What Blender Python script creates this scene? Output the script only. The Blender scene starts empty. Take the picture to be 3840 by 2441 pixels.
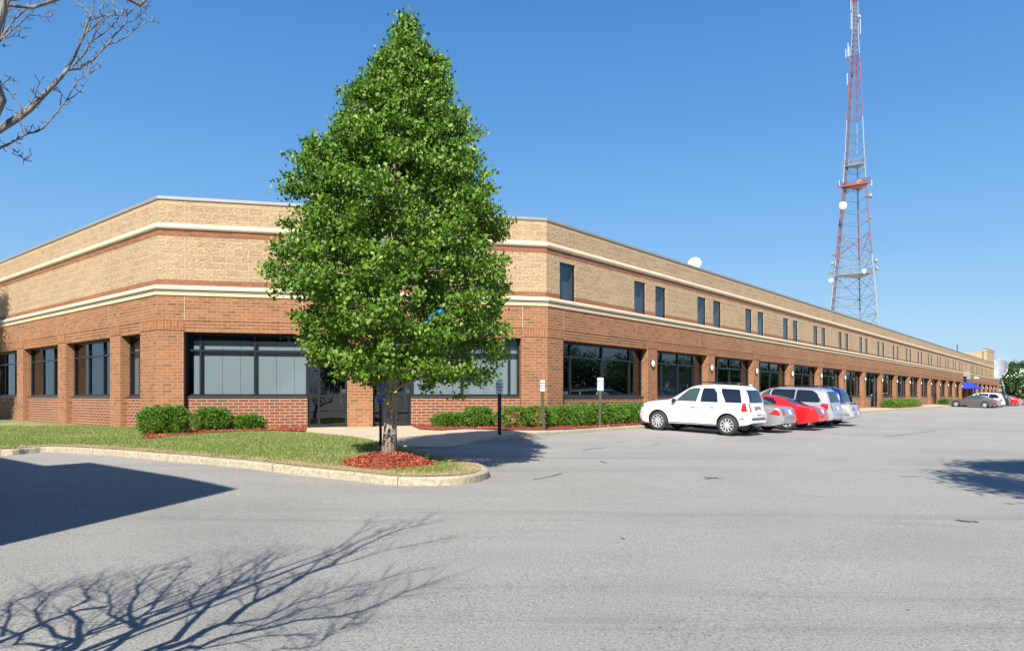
import bpy, bmesh, math, random
import numpy as np
from mathutils import Vector, Matrix
from mathutils.geometry import delaunay_2d_cdt
from mathutils.bvhtree import BVHTree
random.seed(7); RNG = np.random.default_rng(7)
S = bpy.context.scene; COL = S.collection
R = math.radians

# ------------------------------------------------------------------ frame of the place
F = 2625.0; HX = 1920.0; HY = 1485.0          # focal length and horizon, in pixels of the 3840 px wide photo
C1 = Vector((-11.50, 22.75)); C2 = Vector((1.26, 25.62))   # the two corners of the facade
DR = Vector((.6411, .7674)).normalized()      # along the long facade
NR = Vector((DR.y, -DR.x))                    # out of it
DL = Vector((-DR.y, DR.x))                    # along the left facade, away
DE = (C2 - C1).normalized(); NE = Vector((DE.y, -DE.x)); LE = (C2 - C1).length
NL = Vector((-DR.x, -DR.y))
SUNV = Vector((.22, 1.15, -1.0))              # travel of the sunlight

def uv_of(x, y):
    rx, ry = x - C2.x, y - C2.y
    return rx * DR.x + ry * DR.y, rx * NR.x + ry * NR.y
def P(u, v): return Vector((C2.x + DR.x * u + NR.x * v, C2.y + DR.y * u + NR.y * v))
def cl(a, lo, hi): return max(lo, min(hi, a))
def lot_uv(u, v):
    a = -1.12 - .042 * cl(v, -2, 6) - .012 * cl(v - 6, 0, 30)
    return min(a, -1.15 + .012 * cl(u + 2, -40, 0))
def lot(x, y): return lot_uv(*uv_of(x, y))
RAMP = Vector((-2.0, 17.6))
def raised(x, y):
    d2 = (x - RAMP.x) ** 2 * .6 + (y - RAMP.y) ** 2
    return lot(x, y) + .13 * (1 - .88 * math.exp(-d2 / 1.7))
def unp(px, py, f=lot):
    r = (px - HX) / F; z = -1.25
    for _ in range(25):
        D = F * z / (HY - py); z = .5 * z + .5 * f(r * D, D)
    D = F * z / (HY - py)
    return Vector((r * D, D, f(r * D, D)))

# ------------------------------------------------------------------ helpers
def link(name, me, mat=None, parent=None, smooth=False):
    o = bpy.data.objects.new(name, me); COL.objects.link(o)
    if mat is not None:
        for m in (mat if isinstance(mat, (list, tuple)) else [mat]): me.materials.append(m)
    if smooth: me.shade_smooth()
    if parent: o.parent = parent
    return o
def tag(o, label=None, cat=None, group=None, kind=None):
    if label: o['label'] = label
    if cat: o['category'] = cat
    if group: o['group'] = group
    if kind: o['kind'] = kind
    return o
def empty(name, loc=(0, 0, 0), label=None, cat=None, group=None, mat=None):
    o = bpy.data.objects.new(name, None); COL.objects.link(o)
    if mat is not None: o.matrix_world = mat
    else: o.location = loc
    return tag(o, label, cat, group)
def copy_tree(o, parent=None):
    c = o.copy(); COL.objects.link(c)
    if parent: c.parent = parent; c.matrix_parent_inverse = o.matrix_parent_inverse
    for ch in [k for k in bpy.data.objects if k.parent == o and k is not c]: copy_tree(ch, c)
    return c
def np_mesh(name, V, Fc, smooth=False, mats=None):
    """V (n,3), Fc (m,k) faces all of one size"""
    V = np.asarray(V, dtype=np.float32); Fc = np.asarray(Fc, dtype=np.int32)
    me = bpy.data.meshes.new(name); k = Fc.shape[1]
    me.vertices.add(len(V)); me.vertices.foreach_set('co', V.ravel())
    me.loops.add(Fc.size); me.loops.foreach_set('vertex_index', Fc.ravel())
    me.polygons.add(len(Fc)); me.polygons.foreach_set('loop_start', np.arange(0, Fc.size, k, dtype=np.int32))
    me.polygons.foreach_set('loop_total', np.full(len(Fc), k, dtype=np.int32))
    if mats is not None: me.polygons.foreach_set('material_index', np.asarray(mats, dtype=np.int32))
    me.update(calc_edges=True); me.validate()
    if smooth: me.shade_smooth()
    return me

class MB:
    """collects polygons; becomes one mesh object with a metre UV map"""
    def __init__(s): s.v = []; s.f = []; s.m = []
    def add(s, vs, fs, mi=0):
        b = len(s.v); s.v += [tuple(p) for p in vs]
        for f in fs: s.f.append([b + i for i in f]); s.m.append(mi)
    def quad(s, a, b, c, d, mi=0): s.add([a, b, c, d], [(0, 1, 2, 3)], mi)
    def box(s, x0, x1, y0, y1, z0, z1, T=None, mi=0):
        vs = [(x, y, z) for z in (z0, z1) for y in (y0, y1) for x in (x0, x1)]
        if T is not None: vs = [T(*p) for p in vs]
        s.add(vs, [(0, 2, 3, 1), (4, 5, 7, 6), (0, 1, 5, 4), (1, 3, 7, 5), (3, 2, 6, 7), (2, 0, 4, 6)], mi)
    def tube(s, pts, rad, n=6, cap=True, mi=0):
        pts = [Vector(p) for p in pts]
        if not isinstance(rad, (list, tuple)): rad = [rad] * len(pts)
        rings = []; up = None
        for i, p in enumerate(pts):
            t = (pts[min(i + 1, len(pts) - 1)] - pts[max(i - 1, 0)])
            t = t.normalized() if t.length > 1e-9 else Vector((0, 0, 1))
            if up is None: up = Vector((0, 0, 1)) if abs(t.z) < .9 else Vector((1, 0, 0))
            a = t.cross(up)
            if a.length < 1e-6: a = t.cross(Vector((1, 0, 0)))
            a.normalize(); b = t.cross(a).normalized(); up = -b if False else up
            rings.append([p + (a * math.cos(2 * math.pi * k / n) + b * math.sin(2 * math.pi * k / n)) * rad[i] for k in range(n)])
        vs = [q for r in rings for q in r]; fs = []
        for i in range(len(pts) - 1):
            for k in range(n):
                fs.append((i * n + k, i * n + (k + 1) % n, (i + 1) * n + (k + 1) % n, (i + 1) * n + k))
        if cap: fs.append(tuple(range(n - 1, -1, -1))); fs.append(tuple(range((len(pts) - 1) * n, len(pts) * n)))
        s.add(vs, fs, mi)
    def lathe(s, prof, n=24, T=None, mi=0):
        """prof (r, h) about local z"""
        vs = [(r * math.cos(2 * math.pi * k / n), r * math.sin(2 * math.pi * k / n), h) for r, h in prof for k in range(n)]
        if T is not None: vs = [T(*p) for p in vs]
        fs = [(i * n + k, i * n + (k + 1) % n, (i + 1) * n + (k + 1) % n, (i + 1) * n + k) for i in range(len(prof) - 1) for k in range(n)]
        s.add(vs, fs, mi)
    def mesh(s, name, uv=True):
        me = bpy.data.meshes.new(name); me.from_pydata(s.v, [], s.f); me.update()
        me.polygons.foreach_set('material_index', s.m)
        if uv and len(s.f) < 60000:
            L = me.uv_layers.new(name='UVMap').data
            for p in me.polygons:
                n = p.normal
                if abs(n.z) > .8: t = Vector((1, 0, 0)); w = Vector((0, 1, 0))
                else: t = Vector((-n.y, n.x, 0)).normalized(); w = Vector((0, 0, 1))
                for li in p.loop_indices:
                    co = me.vertices[me.loops[li].vertex_index].co
                    L[li].uv = (co.dot(t), co.dot(w))
        return me
    def build(s, name, mat, parent=None, smooth=False, uv=True, sharp=None):
        o = link(name, s.mesh(name, uv), mat, parent, smooth)
        if sharp: o.data.set_sharp_from_angle(angle=R(sharp))
        return o

# ------------------------------------------------------------------ materials
def new_mat(name):
    m = bpy.data.materials.new(name); m.use_nodes = True
    nt = m.node_tree; b = nt.nodes['Principled BSDF']; return m, nt, b
def nd(nt, t, **kw):
    n = nt.nodes.new(t)
    for k, v in kw.items():
        if k.startswith('i_'): n.inputs[k[2:].replace('_', ' ')].default_value = v
        else: setattr(n, k, v)
    return n
def ramp(nt, src, stops):
    r = nt.nodes.new('ShaderNodeValToRGB'); e = r.color_ramp.elements
    while len(e) < len(stops): e.new(.5)
    for i, (p, c) in enumerate(stops):
        e[i].position = p; e[i].color = (*c, 1) if len(c) == 3 else (c[0],) * 3 + (1,)
    nt.links.new(src, r.inputs[0]); return r.outputs[0]
def mixc(nt, fac, a, b, mode='MIX'):
    n = nt.nodes.new('ShaderNodeMix'); n.data_type = 'RGBA'; n.blend_type = mode
    for i, x in ((0, fac), (6, a), (7, b)):
        if hasattr(x, 'type') and hasattr(x, 'links'): nt.links.new(x, n.inputs[i])
        elif i == 0: n.inputs[0].default_value = x
        else: n.inputs[i].default_value = (*x, 1)
    return n.outputs[2]
def bump(nt, b, h, strength, dist):
    n = nd(nt, 'ShaderNodeBump'); n.inputs['Strength'].default_value = strength; n.inputs['Distance'].default_value = dist
    nt.links.new(h, n.inputs['Height']); nt.links.new(n.outputs[0], b.inputs['Normal']); return n
def noise(nt, vec, scale, detail=3, rough=.55):
    n = nd(nt, 'ShaderNodeTexNoise'); n.inputs['Scale'].default_value = scale
    n.inputs['Detail'].default_value = detail; n.inputs['Roughness'].default_value = rough
    if vec is not None: nt.links.new(vec, n.inputs['Vector'])
    return n
def simple(name, col, rough=.5, metal=0, spec=.5, coat=0, var=0, vscale=3.0, emit=None):
    m, nt, b = new_mat(name)
    b.inputs['Base Color'].default_value = (*col, 1); b.inputs['Roughness'].default_value = rough
    b.inputs['Metallic'].default_value = metal; b.inputs['Specular IOR Level'].default_value = spec
    if coat: b.inputs['Coat Weight'].default_value = coat; b.inputs['Coat Roughness'].default_value = .03
    if var:
        tc = nd(nt, 'ShaderNodeTexCoord'); n = noise(nt, tc.outputs['Object'], vscale, 5)
        lo = tuple(c * (1 - var) for c in col); hi = tuple(min(1, c * (1 + var)) for c in col)
        nt.links.new(ramp(nt, n.outputs[0], [(.3, lo), (.7, hi)]), b.inputs['Base Color'])
    return m
def brick_mat(name, c1, c2, mortar, w, h, ms, odd=None, bdist=.01, split=0.0, rot=False, joint_bump=.6, dirt=.18):
    m, nt, b = new_mat(name)
    uv = nd(nt, 'ShaderNodeTexCoord')
    vec = uv.outputs['UV']
    if rot:
        mp = nd(nt, 'ShaderNodeMapping'); mp.inputs['Rotation'].default_value = (0, 0, R(90)); nt.links.new(vec, mp.inputs['Vector']); vec = mp.outputs[0]
    br = nd(nt, 'ShaderNodeTexBrick'); nt.links.new(vec, br.inputs['Vector'])
    br.inputs['Scale'].default_value = 1; br.inputs['Brick Width'].default_value = w; br.inputs['Row Height'].default_value = h
    br.inputs['Mortar Size'].default_value = ms; br.inputs['Mortar Smooth'].default_value = .15; br.inputs['Bias'].default_value = 0
    br.inputs['Color1'].default_value = (0, 0, 0, 1); br.inputs['Color2'].default_value = (1, 1, 1, 1); br.inputs['Mortar'].default_value = (.5, .5, .5, 1)
    stops = [(0, c1), (.5, tuple((a + d) / 2 for a, d in zip(c1, c2))), (.86, c2)]
    if odd: stops += [(.90, odd)]
    cr = ramp(nt, br.outputs['Color'], stops)
    n1 = noise(nt, vec, 9, 4); n2 = noise(nt, vec, .35, 4)
    c = mixc(nt, .55, cr, ramp(nt, n1.outputs[0], [(.3, (.35,)), (.75, (.68,))]), 'OVERLAY')
    c = mixc(nt, 1.0, c, ramp(nt, n2.outputs[0], [(.32, (1 - dirt,)), (.68, (1,))]), 'MULTIPLY')
    c = mixc(nt, br.outputs['Fac'], c, mortar)
    nt.links.new(c, b.inputs['Base Color']); b.inputs['Roughness'].default_value = .9; b.inputs['Specular IOR Level'].default_value = .25
    inv = nd(nt, 'ShaderNodeMath', operation='MULTIPLY_ADD'); nt.links.new(br.outputs['Fac'], inv.inputs[0]); inv.inputs[1].default_value = -joint_bump; inv.inputs[2].default_value = 1
    h_ = inv.outputs[0]
    n3 = noise(nt, vec, 13 if split else 60, 4, .6); ad = nd(nt, 'ShaderNodeMath', operation='MULTIPLY_ADD')
    nt.links.new(n3.outputs[0], ad.inputs[0]); ad.inputs[1].default_value = split if split else .15; nt.links.new(h_, ad.inputs[2])
    bump(nt, b, ad.outputs[0], 1.0, bdist)
    return m

M = {}
M['brick'] = brick_mat('brick_wall', (.28, .125, .062), (.355, .168, .086), (.44, .27, .15), .305, .1045, .008, odd=(.21, .115, .06), bdist=.006)
M['soldier'] = brick_mat('soldier_brick', (.28, .115, .052), (.35, .15, .07), (.44, .26, .14), .33, .105, .009, bdist=.006, rot=True)
M['band'] = brick_mat('band_brick', (.25, .105, .055), (.31, .135, .072), (.33, .17, .10), .305, .1045, .006, bdist=.005)
M['infill'] = brick_mat('infill_brick', (.205, .068, .040), (.28, .100, .058), (.50, .36, .23), .33, .1045, .0105, odd=(.15, .092, .06), bdist=.006)
M['block'] = brick_mat('split_block', (.42, .29, .17), (.49, .345, .205), (.59, .445, .28), .46, .232, .012, bdist=.045, split=1.25, joint_bump=.25, dirt=.12)
M['blocksmooth'] = brick_mat('smooth_block', (.43, .305, .17), (.49, .35, .20), (.58, .44, .27), .46, .232, .009, bdist=.006, dirt=.1)
M['cream'] = simple('cream_stone', (.64, .54, .37), .75, var=.07, vscale=1.5)
M['cream2'] = simple('buff_stone', (.60, .47, .28), .8, var=.08, vscale=1.5)
M['joint'] = simple('joint_sealant', (.54, .42, .27), .8)
M['coping'] = simple('metal_coping', (.33, .31, .28), .45, metal=.2, var=.05)
M['flash'] = simple('dark_flashing', (.22, .20, .18), .5)
M['frame'] = simple('dark_frame', (.012, .016, .020), .35)
M['framegrey'] = simple('sunlit_sill', (.06, .065, .07), .35)  # plain grey for sills and door handles
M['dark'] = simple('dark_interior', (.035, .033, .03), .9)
M['roof'] = simple('roof_gravel', (.35, .33, .30), .95, var=.2)
M['black'] = simple('black_paint', (.012, .012, .014), .4)
M['white'] = simple('white_paint', (.78, .78, .77), .5, var=.03)
M['awning'] = simple('blue_canvas', (.02, .05, .50), .7)
M['lampglass'] = simple('lamp_glass', (.85, .83, .78), .3)
M['bronze'] = simple('bronze_housing', (.05, .035, .03), .4)

def glass_mat(name, tint, ior=1.55, rough=0.0):
    m = bpy.data.materials.new(name); m.use_nodes = True; nt = m.node_tree; nt.nodes.clear()
    out = nd(nt, 'ShaderNodeOutputMaterial'); t = nd(nt, 'ShaderNodeBsdfTransparent'); t.inputs[0].default_value = (*tint, 1)
    g = nd(nt, 'ShaderNodeBsdfGlossy'); g.inputs['Roughness'].default_value = rough; g.inputs[0].default_value = (.92, .96, 1, 1)
    f = nd(nt, 'ShaderNodeFresnel'); gb = nd(nt, 'ShaderNodeNewGeometry'); mr = nd(nt, 'ShaderNodeMapRange'); nt.links.new(gb.outputs['Backfacing'], mr.inputs[0]); mr.inputs[3].default_value = ior; mr.inputs[4].default_value = 1 / ior; nt.links.new(mr.outputs[0], f.inputs[0])
    geo = nd(nt, 'ShaderNodeTexCoord'); n = noise(nt, geo.outputs['Object'], .8, 1); bp = nd(nt, 'ShaderNodeBump'); bp.inputs['Distance'].default_value = .006; bp.inputs['Strength'].default_value = .5
    nt.links.new(n.outputs[0], bp.inputs['Height']); nt.links.new(bp.outputs[0], g.inputs['Normal'])
    mx = nd(nt, 'ShaderNodeMixShader'); nt.links.new(f.outputs[0], mx.inputs[0]); nt.links.new(t.outputs[0], mx.inputs[1]); nt.links.new(g.outputs[0], mx.inputs[2])
    nt.links.new(mx.outputs[0], out.inputs[0]); return m
M['glass'] = glass_mat('tinted_glass', (.72, .80, .83), 1.7)
M['glassdark'] = glass_mat('dark_tinted_glass', (.22, .27, .27), 1.9)
def blind_mat(name, col):
    m, nt, b = new_mat(name); tc = nd(nt, 'ShaderNodeTexCoord'); w = nd(nt, 'ShaderNodeTexWave', wave_type='BANDS', bands_direction='Y')
    nt.links.new(tc.outputs['UV'], w.inputs[0]); w.inputs['Scale'].default_value = 6.5
    nt.links.new(ramp(nt, w.outputs[0], [(0, tuple(c * .72 for c in col)), (.5, col)]), b.inputs['Base Color']); b.inputs['Roughness'].default_value = .6
    return m
M['blind'] = blind_mat('venetian_blind', (.33, .345, .34))
M['blindgrey'] = blind_mat('grey_blind', (.20, .22, .235))

def asphalt():
    m, nt, b = new_mat('worn_asphalt'); tc = nd(nt, 'ShaderNodeTexCoord'); o = tc.outputs['Object']
    n1 = noise(nt, o, 55, 3, .8); n2 = noise(nt, o, .22, 6, .62); n3 = noise(nt, o, 150, 2, .6)
    mp = nd(nt, 'ShaderNodeMapping'); nt.links.new(o, mp.inputs[0]); mp.inputs['Rotation'].default_value = (0, 0, R(-48)); mp.inputs['Scale'].default_value = (.05, .9, 1)
    n4 = noise(nt, mp.outputs[0], 1.3, 7, .7)
    c = ramp(nt, n1.outputs[0], [(.33, (.115, .112, .105)), (.44, (.325, .314, .285)), (.60, (.40, .385, .345)), (.70, (.54, .53, .49))])
    c = mixc(nt, .8, c, ramp(nt, n2.outputs[0], [(.30, (.78, .79, .80)), (.52, (1, 1, 1)), (.75, (1.06, 1.05, 1.02))]), 'MULTIPLY')
    c = mixc(nt, .7, c, ramp(nt, n4.outputs[0], [(.27, (.60, .60, .62)), (.42, (.95, .95, .95)), (.7, (1.05, 1.05, 1.04))]), 'MULTIPLY')
    v = nd(nt, 'ShaderNodeTexVoronoi', feature='DISTANCE_TO_EDGE'); n5 = noise(nt, o, .9, 4, .6)
    ad = mixc(nt, .35, o, n5.outputs['Color'], 'ADD'); nt.links.new(ad, v.inputs['Vector']); v.inputs['Scale'].default_value = .16
    n6 = noise(nt, o, .12, 2); mk = ramp(nt, n6.outputs[0], [(.52, (0,)), (.62, (1,))])
    cr = ramp(nt, v.outputs[0], [(0, (1,)), (.0035, (0,))])
    ck = mixc(nt, 1.0, cr, mk, 'MULTIPLY')
    mu = nd(nt, 'ShaderNodeMath', operation='MULTIPLY'); nt.links.new(ck, mu.inputs[0]); mu.inputs[1].default_value = .55
    c = mixc(nt, mu.outputs[0], c, (.07, .07, .072))
    nt.links.new(c, b.inputs['Base Color']); b.inputs['Roughness'].default_value = .93; b.inputs['Specular IOR Level'].default_value = .2
    mm = nd(nt, 'ShaderNodeMath', operation='ADD'); nt.links.new(n1.outputs[0], mm.inputs[0]); nt.links.new(n3.outputs[0], mm.inputs[1])
    bump(nt, b, mm.outputs[0], .8, .012)
    return m
M['asphalt'] = asphalt()
def concrete(name, a, bcol, sp=30):
    m, nt, b = new_mat(name); tc = nd(nt, 'ShaderNodeTexCoord'); o = tc.outputs['Object']
    n1 = noise(nt, o, sp, 6, .7); n2 = noise(nt, o, 1.1, 4)
    c = mixc(nt, .5, ramp(nt, n1.outputs[0], [(.3, a), (.65, bcol)]), ramp(nt, n2.outputs[0], [(.3, (.72, .70, .68)), (.6, (1, 1, 1))]), 'MULTIPLY')
    nt.links.new(c, b.inputs['Base Color']); b.inputs['Roughness'].default_value = .9; b.inputs['Specular IOR Level'].default_value = .2
    bump(nt, b, n1.outputs[0], .6, .01); return m
M['curb'] = concrete('curb_concrete', (.26, .22, .15), (.52, .455, .335), 17)
M['walk'] = concrete('sidewalk_concrete', (.46, .38, .26), (.57, .48, .34), 12)
def mulch():
    m, nt, b = new_mat('red_mulch'); tc = nd(nt, 'ShaderNodeTexCoord'); o = tc.outputs['Object']
    v = nd(nt, 'ShaderNodeTexVoronoi'); mp = nd(nt, 'ShaderNodeMapping'); nt.links.new(o, mp.inputs[0]); mp.inputs['Scale'].default_value = (1, 2.2, 1); nt.links.new(mp.outputs[0], v.inputs[0]); v.inputs['Scale'].default_value = 26
    c = ramp(nt, v.outputs['Color'], [(.1, (.11, .022, .012)), (.5, (.36, .065, .030)), (.9, (.52, .13, .06))])
    nt.links.new(c, b.inputs['Base Color']); b.inputs['Roughness'].default_value = .9
    bump(nt, b, v.outputs['Distance'], 1.0, .05); return m
M['mulch'] = mulch()
def rnd_mat(name, stops, rough=.5, transl=0.0, tint=None, spec=.5):
    m, nt, b = new_mat(name); g = nd(nt, 'ShaderNodeNewGeometry')
    c = ramp(nt, g.outputs['Random Per Island'], stops)
    nt.links.new(c, b.inputs['Base Color']); b.inputs['Roughness'].default_value = rough; b.inputs['Specular IOR Level'].default_value = spec
    if transl:
        out = nt.nodes['Material Output']; t = nd(nt, 'ShaderNodeBsdfTranslucent')
        cc = mixc(nt, 1.0, c, tint or (1, 1, 1), 'MULTIPLY'); nt.links.new(cc, t.inputs[0])
        mx = nd(nt, 'ShaderNodeMixShader'); mx.inputs[0].default_value = transl
        nt.links.new(b.outputs[0], mx.inputs[1]); nt.links.new(t.outputs[0], mx.inputs[2]); nt.links.new(mx.outputs[0], out.inputs[0])
    return m
M['leaf'] = rnd_mat('pear_leaf', [(0, (.035, .095, .006)), (.40, (.095, .20, .013)), (.80, (.17, .29, .024)), (.985, (.25, .34, .06)), (1, (.36, .40, .16))], .50, .28, (1.2, 1.5, .5))
M['yew'] = rnd_mat('yew_needles', [(0, (.03, .085, .006)), (.5, (.085, .20, .012)), (1, (.20, .36, .03))], .5, .2, (1.1, 1.4, .5))
M['treeleaf'] = rnd_mat('oak_leaf', [(0, (.025, .06, .010)), (.6, (.055, .12, .018)), (1, (.10, .18, .03))], .5, .2, (1.1, 1.4, .5))
M['conifer'] = rnd_mat('dark_leaf', [(0, (.012, .04, .010)), (.6, (.03, .085, .02)), (1, (.06, .13, .03))], .5, .15, (1.1, 1.4, .5))
M['blossomleaf'] = rnd_mat('white_blossom', [(0, (.6, .6, .56)), (1, (.8, .8, .78))], .6)  # whitish highlights of the far tree, painted as pale leaves
M['grassblade'] = rnd_mat('grass_blade', [(0, (.11, .18, .03)), (.5, (.17, .255, .045)), (.8, (.27, .31, .09)), (1, (.48, .42, .20))], .6, .25, (1.1, 1.3, .5))
M['strawblade'] = rnd_mat('dry_grass_blade', [(0, (.30, .22, .11)), (.6, (.48, .37, .20)), (1, (.60, .50, .30))], .7)
M['chip'] = rnd_mat('mulch_chip', [(0, (.12, .022, .012)), (.5, (.42, .075, .034)), (.9, (.56, .14, .065)), (1, (.62, .36, .2))], .8)
def grass_ground():
    m, nt, b = new_mat('lawn_ground'); tc = nd(nt, 'ShaderNodeTexCoord'); o = tc.outputs['Object']
    n1 = noise(nt, o, .55, 4, .6); n2 = noise(nt, o, 45, 3, .7)
    c = ramp(nt, n1.outputs[0], [(.35, (.13, .18, .04)), (.52, (.22, .25, .075)), (.66, (.40, .34, .16))])
    c = mixc(nt, .7, c, ramp(nt, n2.outputs[0], [(.3, (.5,)), (.7, (1.25,))]), 'MULTIPLY')
    nt.links.new(c, b.inputs['Base Color']); b.inputs['Roughness'].default_value = .9; bump(nt, b, n2.outputs[0], .8, .02); return m
M['lawn'] = grass_ground()
def bark(name, a, bc, sc=14):
    m, nt, b = new_mat(name); tc = nd(nt, 'ShaderNodeTexCoord'); mp = nd(nt, 'ShaderNodeMapping'); nt.links.new(tc.outputs['Object'], mp.inputs[0]); mp.inputs['Scale'].default_value = (1, 1, .16)
    n1 = noise(nt, mp.outputs[0], sc * 2, 5, .65); nt.links.new(ramp(nt, n1.outputs[0], [(.36, a), (.6, bc)]), b.inputs['Base Color'])
    b.inputs['Roughness'].default_value = .9; bump(nt, b, n1.outputs[0], 1, .03); return m
M['bark'] = bark('pear_bark', (.14, .10, .075), (.42, .36, .30))
M['barebark'] = bark('bare_bark', (.06, .058, .055), (.24, .225, .215), 9)
M['tyre'] = simple('tyre_rubber', (.03, .03, .031), .8, var=.2)
M['rim'] = simple('alloy', (.60, .61, .63), .3, metal=.35)
M['well'] = simple('wheel_well', (.008, .008, .008), .9)
M['carglass'] = simple('car_glass', (.012, .016, .022), .03, spec=.9)
M['carglasslight'] = simple('clear_car_glass', (.045, .075, .07), .03, spec=.9)
M['trim'] = simple('grey_trim', (.10, .10, .105), .5)
M['lampred'] = simple('red_lens', (.50, .012, .010), .12, coat=1)
M['lamporange'] = simple('amber_lens', (.75, .18, .02), .15, coat=1)
M['lensclear'] = simple('clear_lens', (.10, .12, .14), .08, coat=1)
M['lenswhite'] = simple('white_lens', (.6, .6, .62), .15, coat=1)
M['plate'] = simple('plate_white', (.65, .70, .80), .4)
M['chrome'] = simple('chrome', (.7, .7, .7), .1, metal=1)
def paint(name, c, metal=0.0, rough=.3): return simple(name, c, rough, metal=metal, coat=.8)
M['pwhite'] = paint('white_car_paint', (.82, .82, .82)); M['psilver'] = paint('silver_car_paint', (.40, .41, .41), .45)
M['pred'] = paint('red_car_paint', (.66, .010, .012)); M['pblue'] = paint('blue_car_paint', (.008, .02, .16), .1)
M['pgrey'] = paint('grey_car_paint', (.13, .125, .12), .4); M['pblack'] = paint('black_car_paint', (.01, .012, .02))
M['plightsilver'] = paint('pale_silver_car_paint', (.47, .48, .49), .4); M['pdarkred'] = paint('dark_red_car_paint', (.42, .012, .018))

# ------------------------------------------------------------------ terrain
def mk_grid():
    us = sorted(set([-600, -300, -150, -100, -70, -50] + list(range(-42, 12)) + list(range(12, 160, 8)) + [160, 200, 300, 450, 700]))
    vs = sorted(set([-500, -250, -120, -60, -40] + list(range(-26, 22)) + [24, 27, 30, 33, 36, 45, 60, 100, 200, 400, 700]))
    V = []; nv = len(vs)
    for u in us:
        for v in vs:
            p = P(u, v); V.append((p.x, p.y, lot_uv(u, v)))
    Fc = [(i * nv + j, (i + 1) * nv + j, (i + 1) * nv + j + 1, i * nv + j + 1)[::-1] for i in range(len(us) - 1) for j in range(nv - 1)]
    return np_mesh('parking_lot', V, Fc, True)
tag(link('parking_lot', mk_grid(), M['asphalt']), kind='structure')
g = MB(); g.quad((-4000, -4000, -2.6), (4000, -4000, -2.6), (4000, 4000, -2.6), (-4000, 4000, -2.6))
tag(g.build('ground', M['lawn']), kind='structure')

# curb path: (photo pixel of the foot, height factor)
CP = [(627, 1728), (1019, 1768), (1300, 1800), (1451, 1818), (1595, 1821), (1722, 1817), (1790, 1808), (1828, 1796), (1836, 1784), (1815, 1768), (1760, 1750), (1680, 1731), (1600, 1712), (1530, 1694)]
CH = [1] * 12 + [.8, .35]
path = [unp(*p) for p in CP]
pre = [Vector((-60, 44, 0)), Vector((-34, 26, 0)), Vector((-20, 17.5, 0)), Vector((-14, 16.1, 0)), unp(0, 1707), unp(110, 1700), unp(200, 1696), unp(400, 1708)]
mid = [unp(1490, 1682), unp(1600, 1682), unp(1690, 1679), unp(1770, 1667), unp(1862, 1655), unp(1950, 1644), unp(2024, 1637), unp(2149, 1627)]
mh = [.06, .02, .02, .25, .7, 1, 1, 1]
far = [P(u, 2.42).to_3d() for u in (1.5, 4, 9, 20, 40, 66, 72, 90, 120, 158)]
PATH = pre + path + mid + far; HF = [1] * len(pre) + CH + mh + [1] * len(far)
def cr_smooth(pts, hf, n=4):
    out = []; oh = []
    for i in range(len(pts) - 1):
        p0, p1, p2, p3 = pts[max(i - 1, 0)], pts[i], pts[i + 1], pts[min(i + 2, len(pts) - 1)]
        long_ = (p2 - p1).length > 6
        for k in range(n):
            t = k / n
            q = p1.lerp(p2, t) if long_ else .5 * ((2 * p1) + (p2 - p0) * t + (2 * p0 - 5 * p1 + 4 * p2 - p3) * t * t + (3 * p1 - p0 - 3 * p2 + p3) * t ** 3)
            out.append(Vector((q.x, q.y, lot(q.x, q.y)))); oh.append(hf[i] + (hf[i + 1] - hf[i]) * t)
    q = pts[-1]; out.append(Vector((q.x, q.y, lot(q.x, q.y)))); oh.append(hf[-1]); return out, oh
k0 = len(pre) + len(path)
pa, ha = cr_smooth(PATH[:k0], HF[:k0]); pb, hb = cr_smooth(PATH[k0 - 1:], HF[k0 - 1:], 3)
PATH = pa + pb[1:]; HF = ha + hb[1:]
def offs(pts, d):
    out = []
    for i, p in enumerate(pts):
        a = (p - pts[i - 1]).xy if i else (pts[1] - p).xy
        b = (pts[i + 1] - p).xy if i < len(pts) - 1 else a
        a.normalize(); b.normalize(); t = (a + b); t = t.normalized() if t.length > .3 else a
        n = Vector((-t.y, t.x)); c = max(.55, n.dot(Vector((-a.y, a.x))))
        out.append(Vector((p.x + n.x * d / c, p.y + n.y * d / c, 0)))
    return out
prof = [(0.0, -.10), (.012, .105), (.035, .128), (.155, .131), (.155, -.1)]
rows = []
for d, z in prof:
    rows.append([(q.x, q.y, lot(q.x, q.y) + (z * (raised(q.x, q.y) - lot(q.x, q.y)) / .13 if z > 0 else z) + random.uniform(-.002, .002)) for q in offs(PATH, d)])
cb = MB(); n = len(PATH)
for i in range(n - 1):
    for j in range(len(prof) - 1):
        cb.quad(rows[j][i], rows[j][i + 1], rows[j + 1][i + 1], rows[j + 1][i])
tag(cb.build('curb', M['curb'], smooth=True, sharp=50), kind='structure')
M['jointdark'] = simple('joint_shadow', (.10, .085, .065), .9); jl = 0; last = 0  # dark colour of the joints across the curb
for i in range(1, n - 1):
    jl += (PATH[i] - PATH[i - 1]).length
    if jl - last > 2.6 and (PATH[i + 1] - PATH[i]).length < 3:
        last = jl; jb = MB(); t = (PATH[i + 1] - PATH[i]).normalized() * .014
        for j in range(3):
            a, b_ = Vector(rows[j][i]), Vector(rows[j + 1][i]); o3 = Vector((0, 0, .003)) - Vector((t.y, -t.x, 0)).normalized() * -.003 * (j < 1); jb.quad(a + o3, a + t + o3, b_ + t + o3, b_ + o3)
        tag(jb.build('curb_joint', M['jointdark'], uv=False), kind='structure')
INNER = offs(PATH, .15)
INNER = [q for i, q in enumerate(INNER) if i == 0 or (q - INNER[i - 1]).length > .02]

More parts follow.
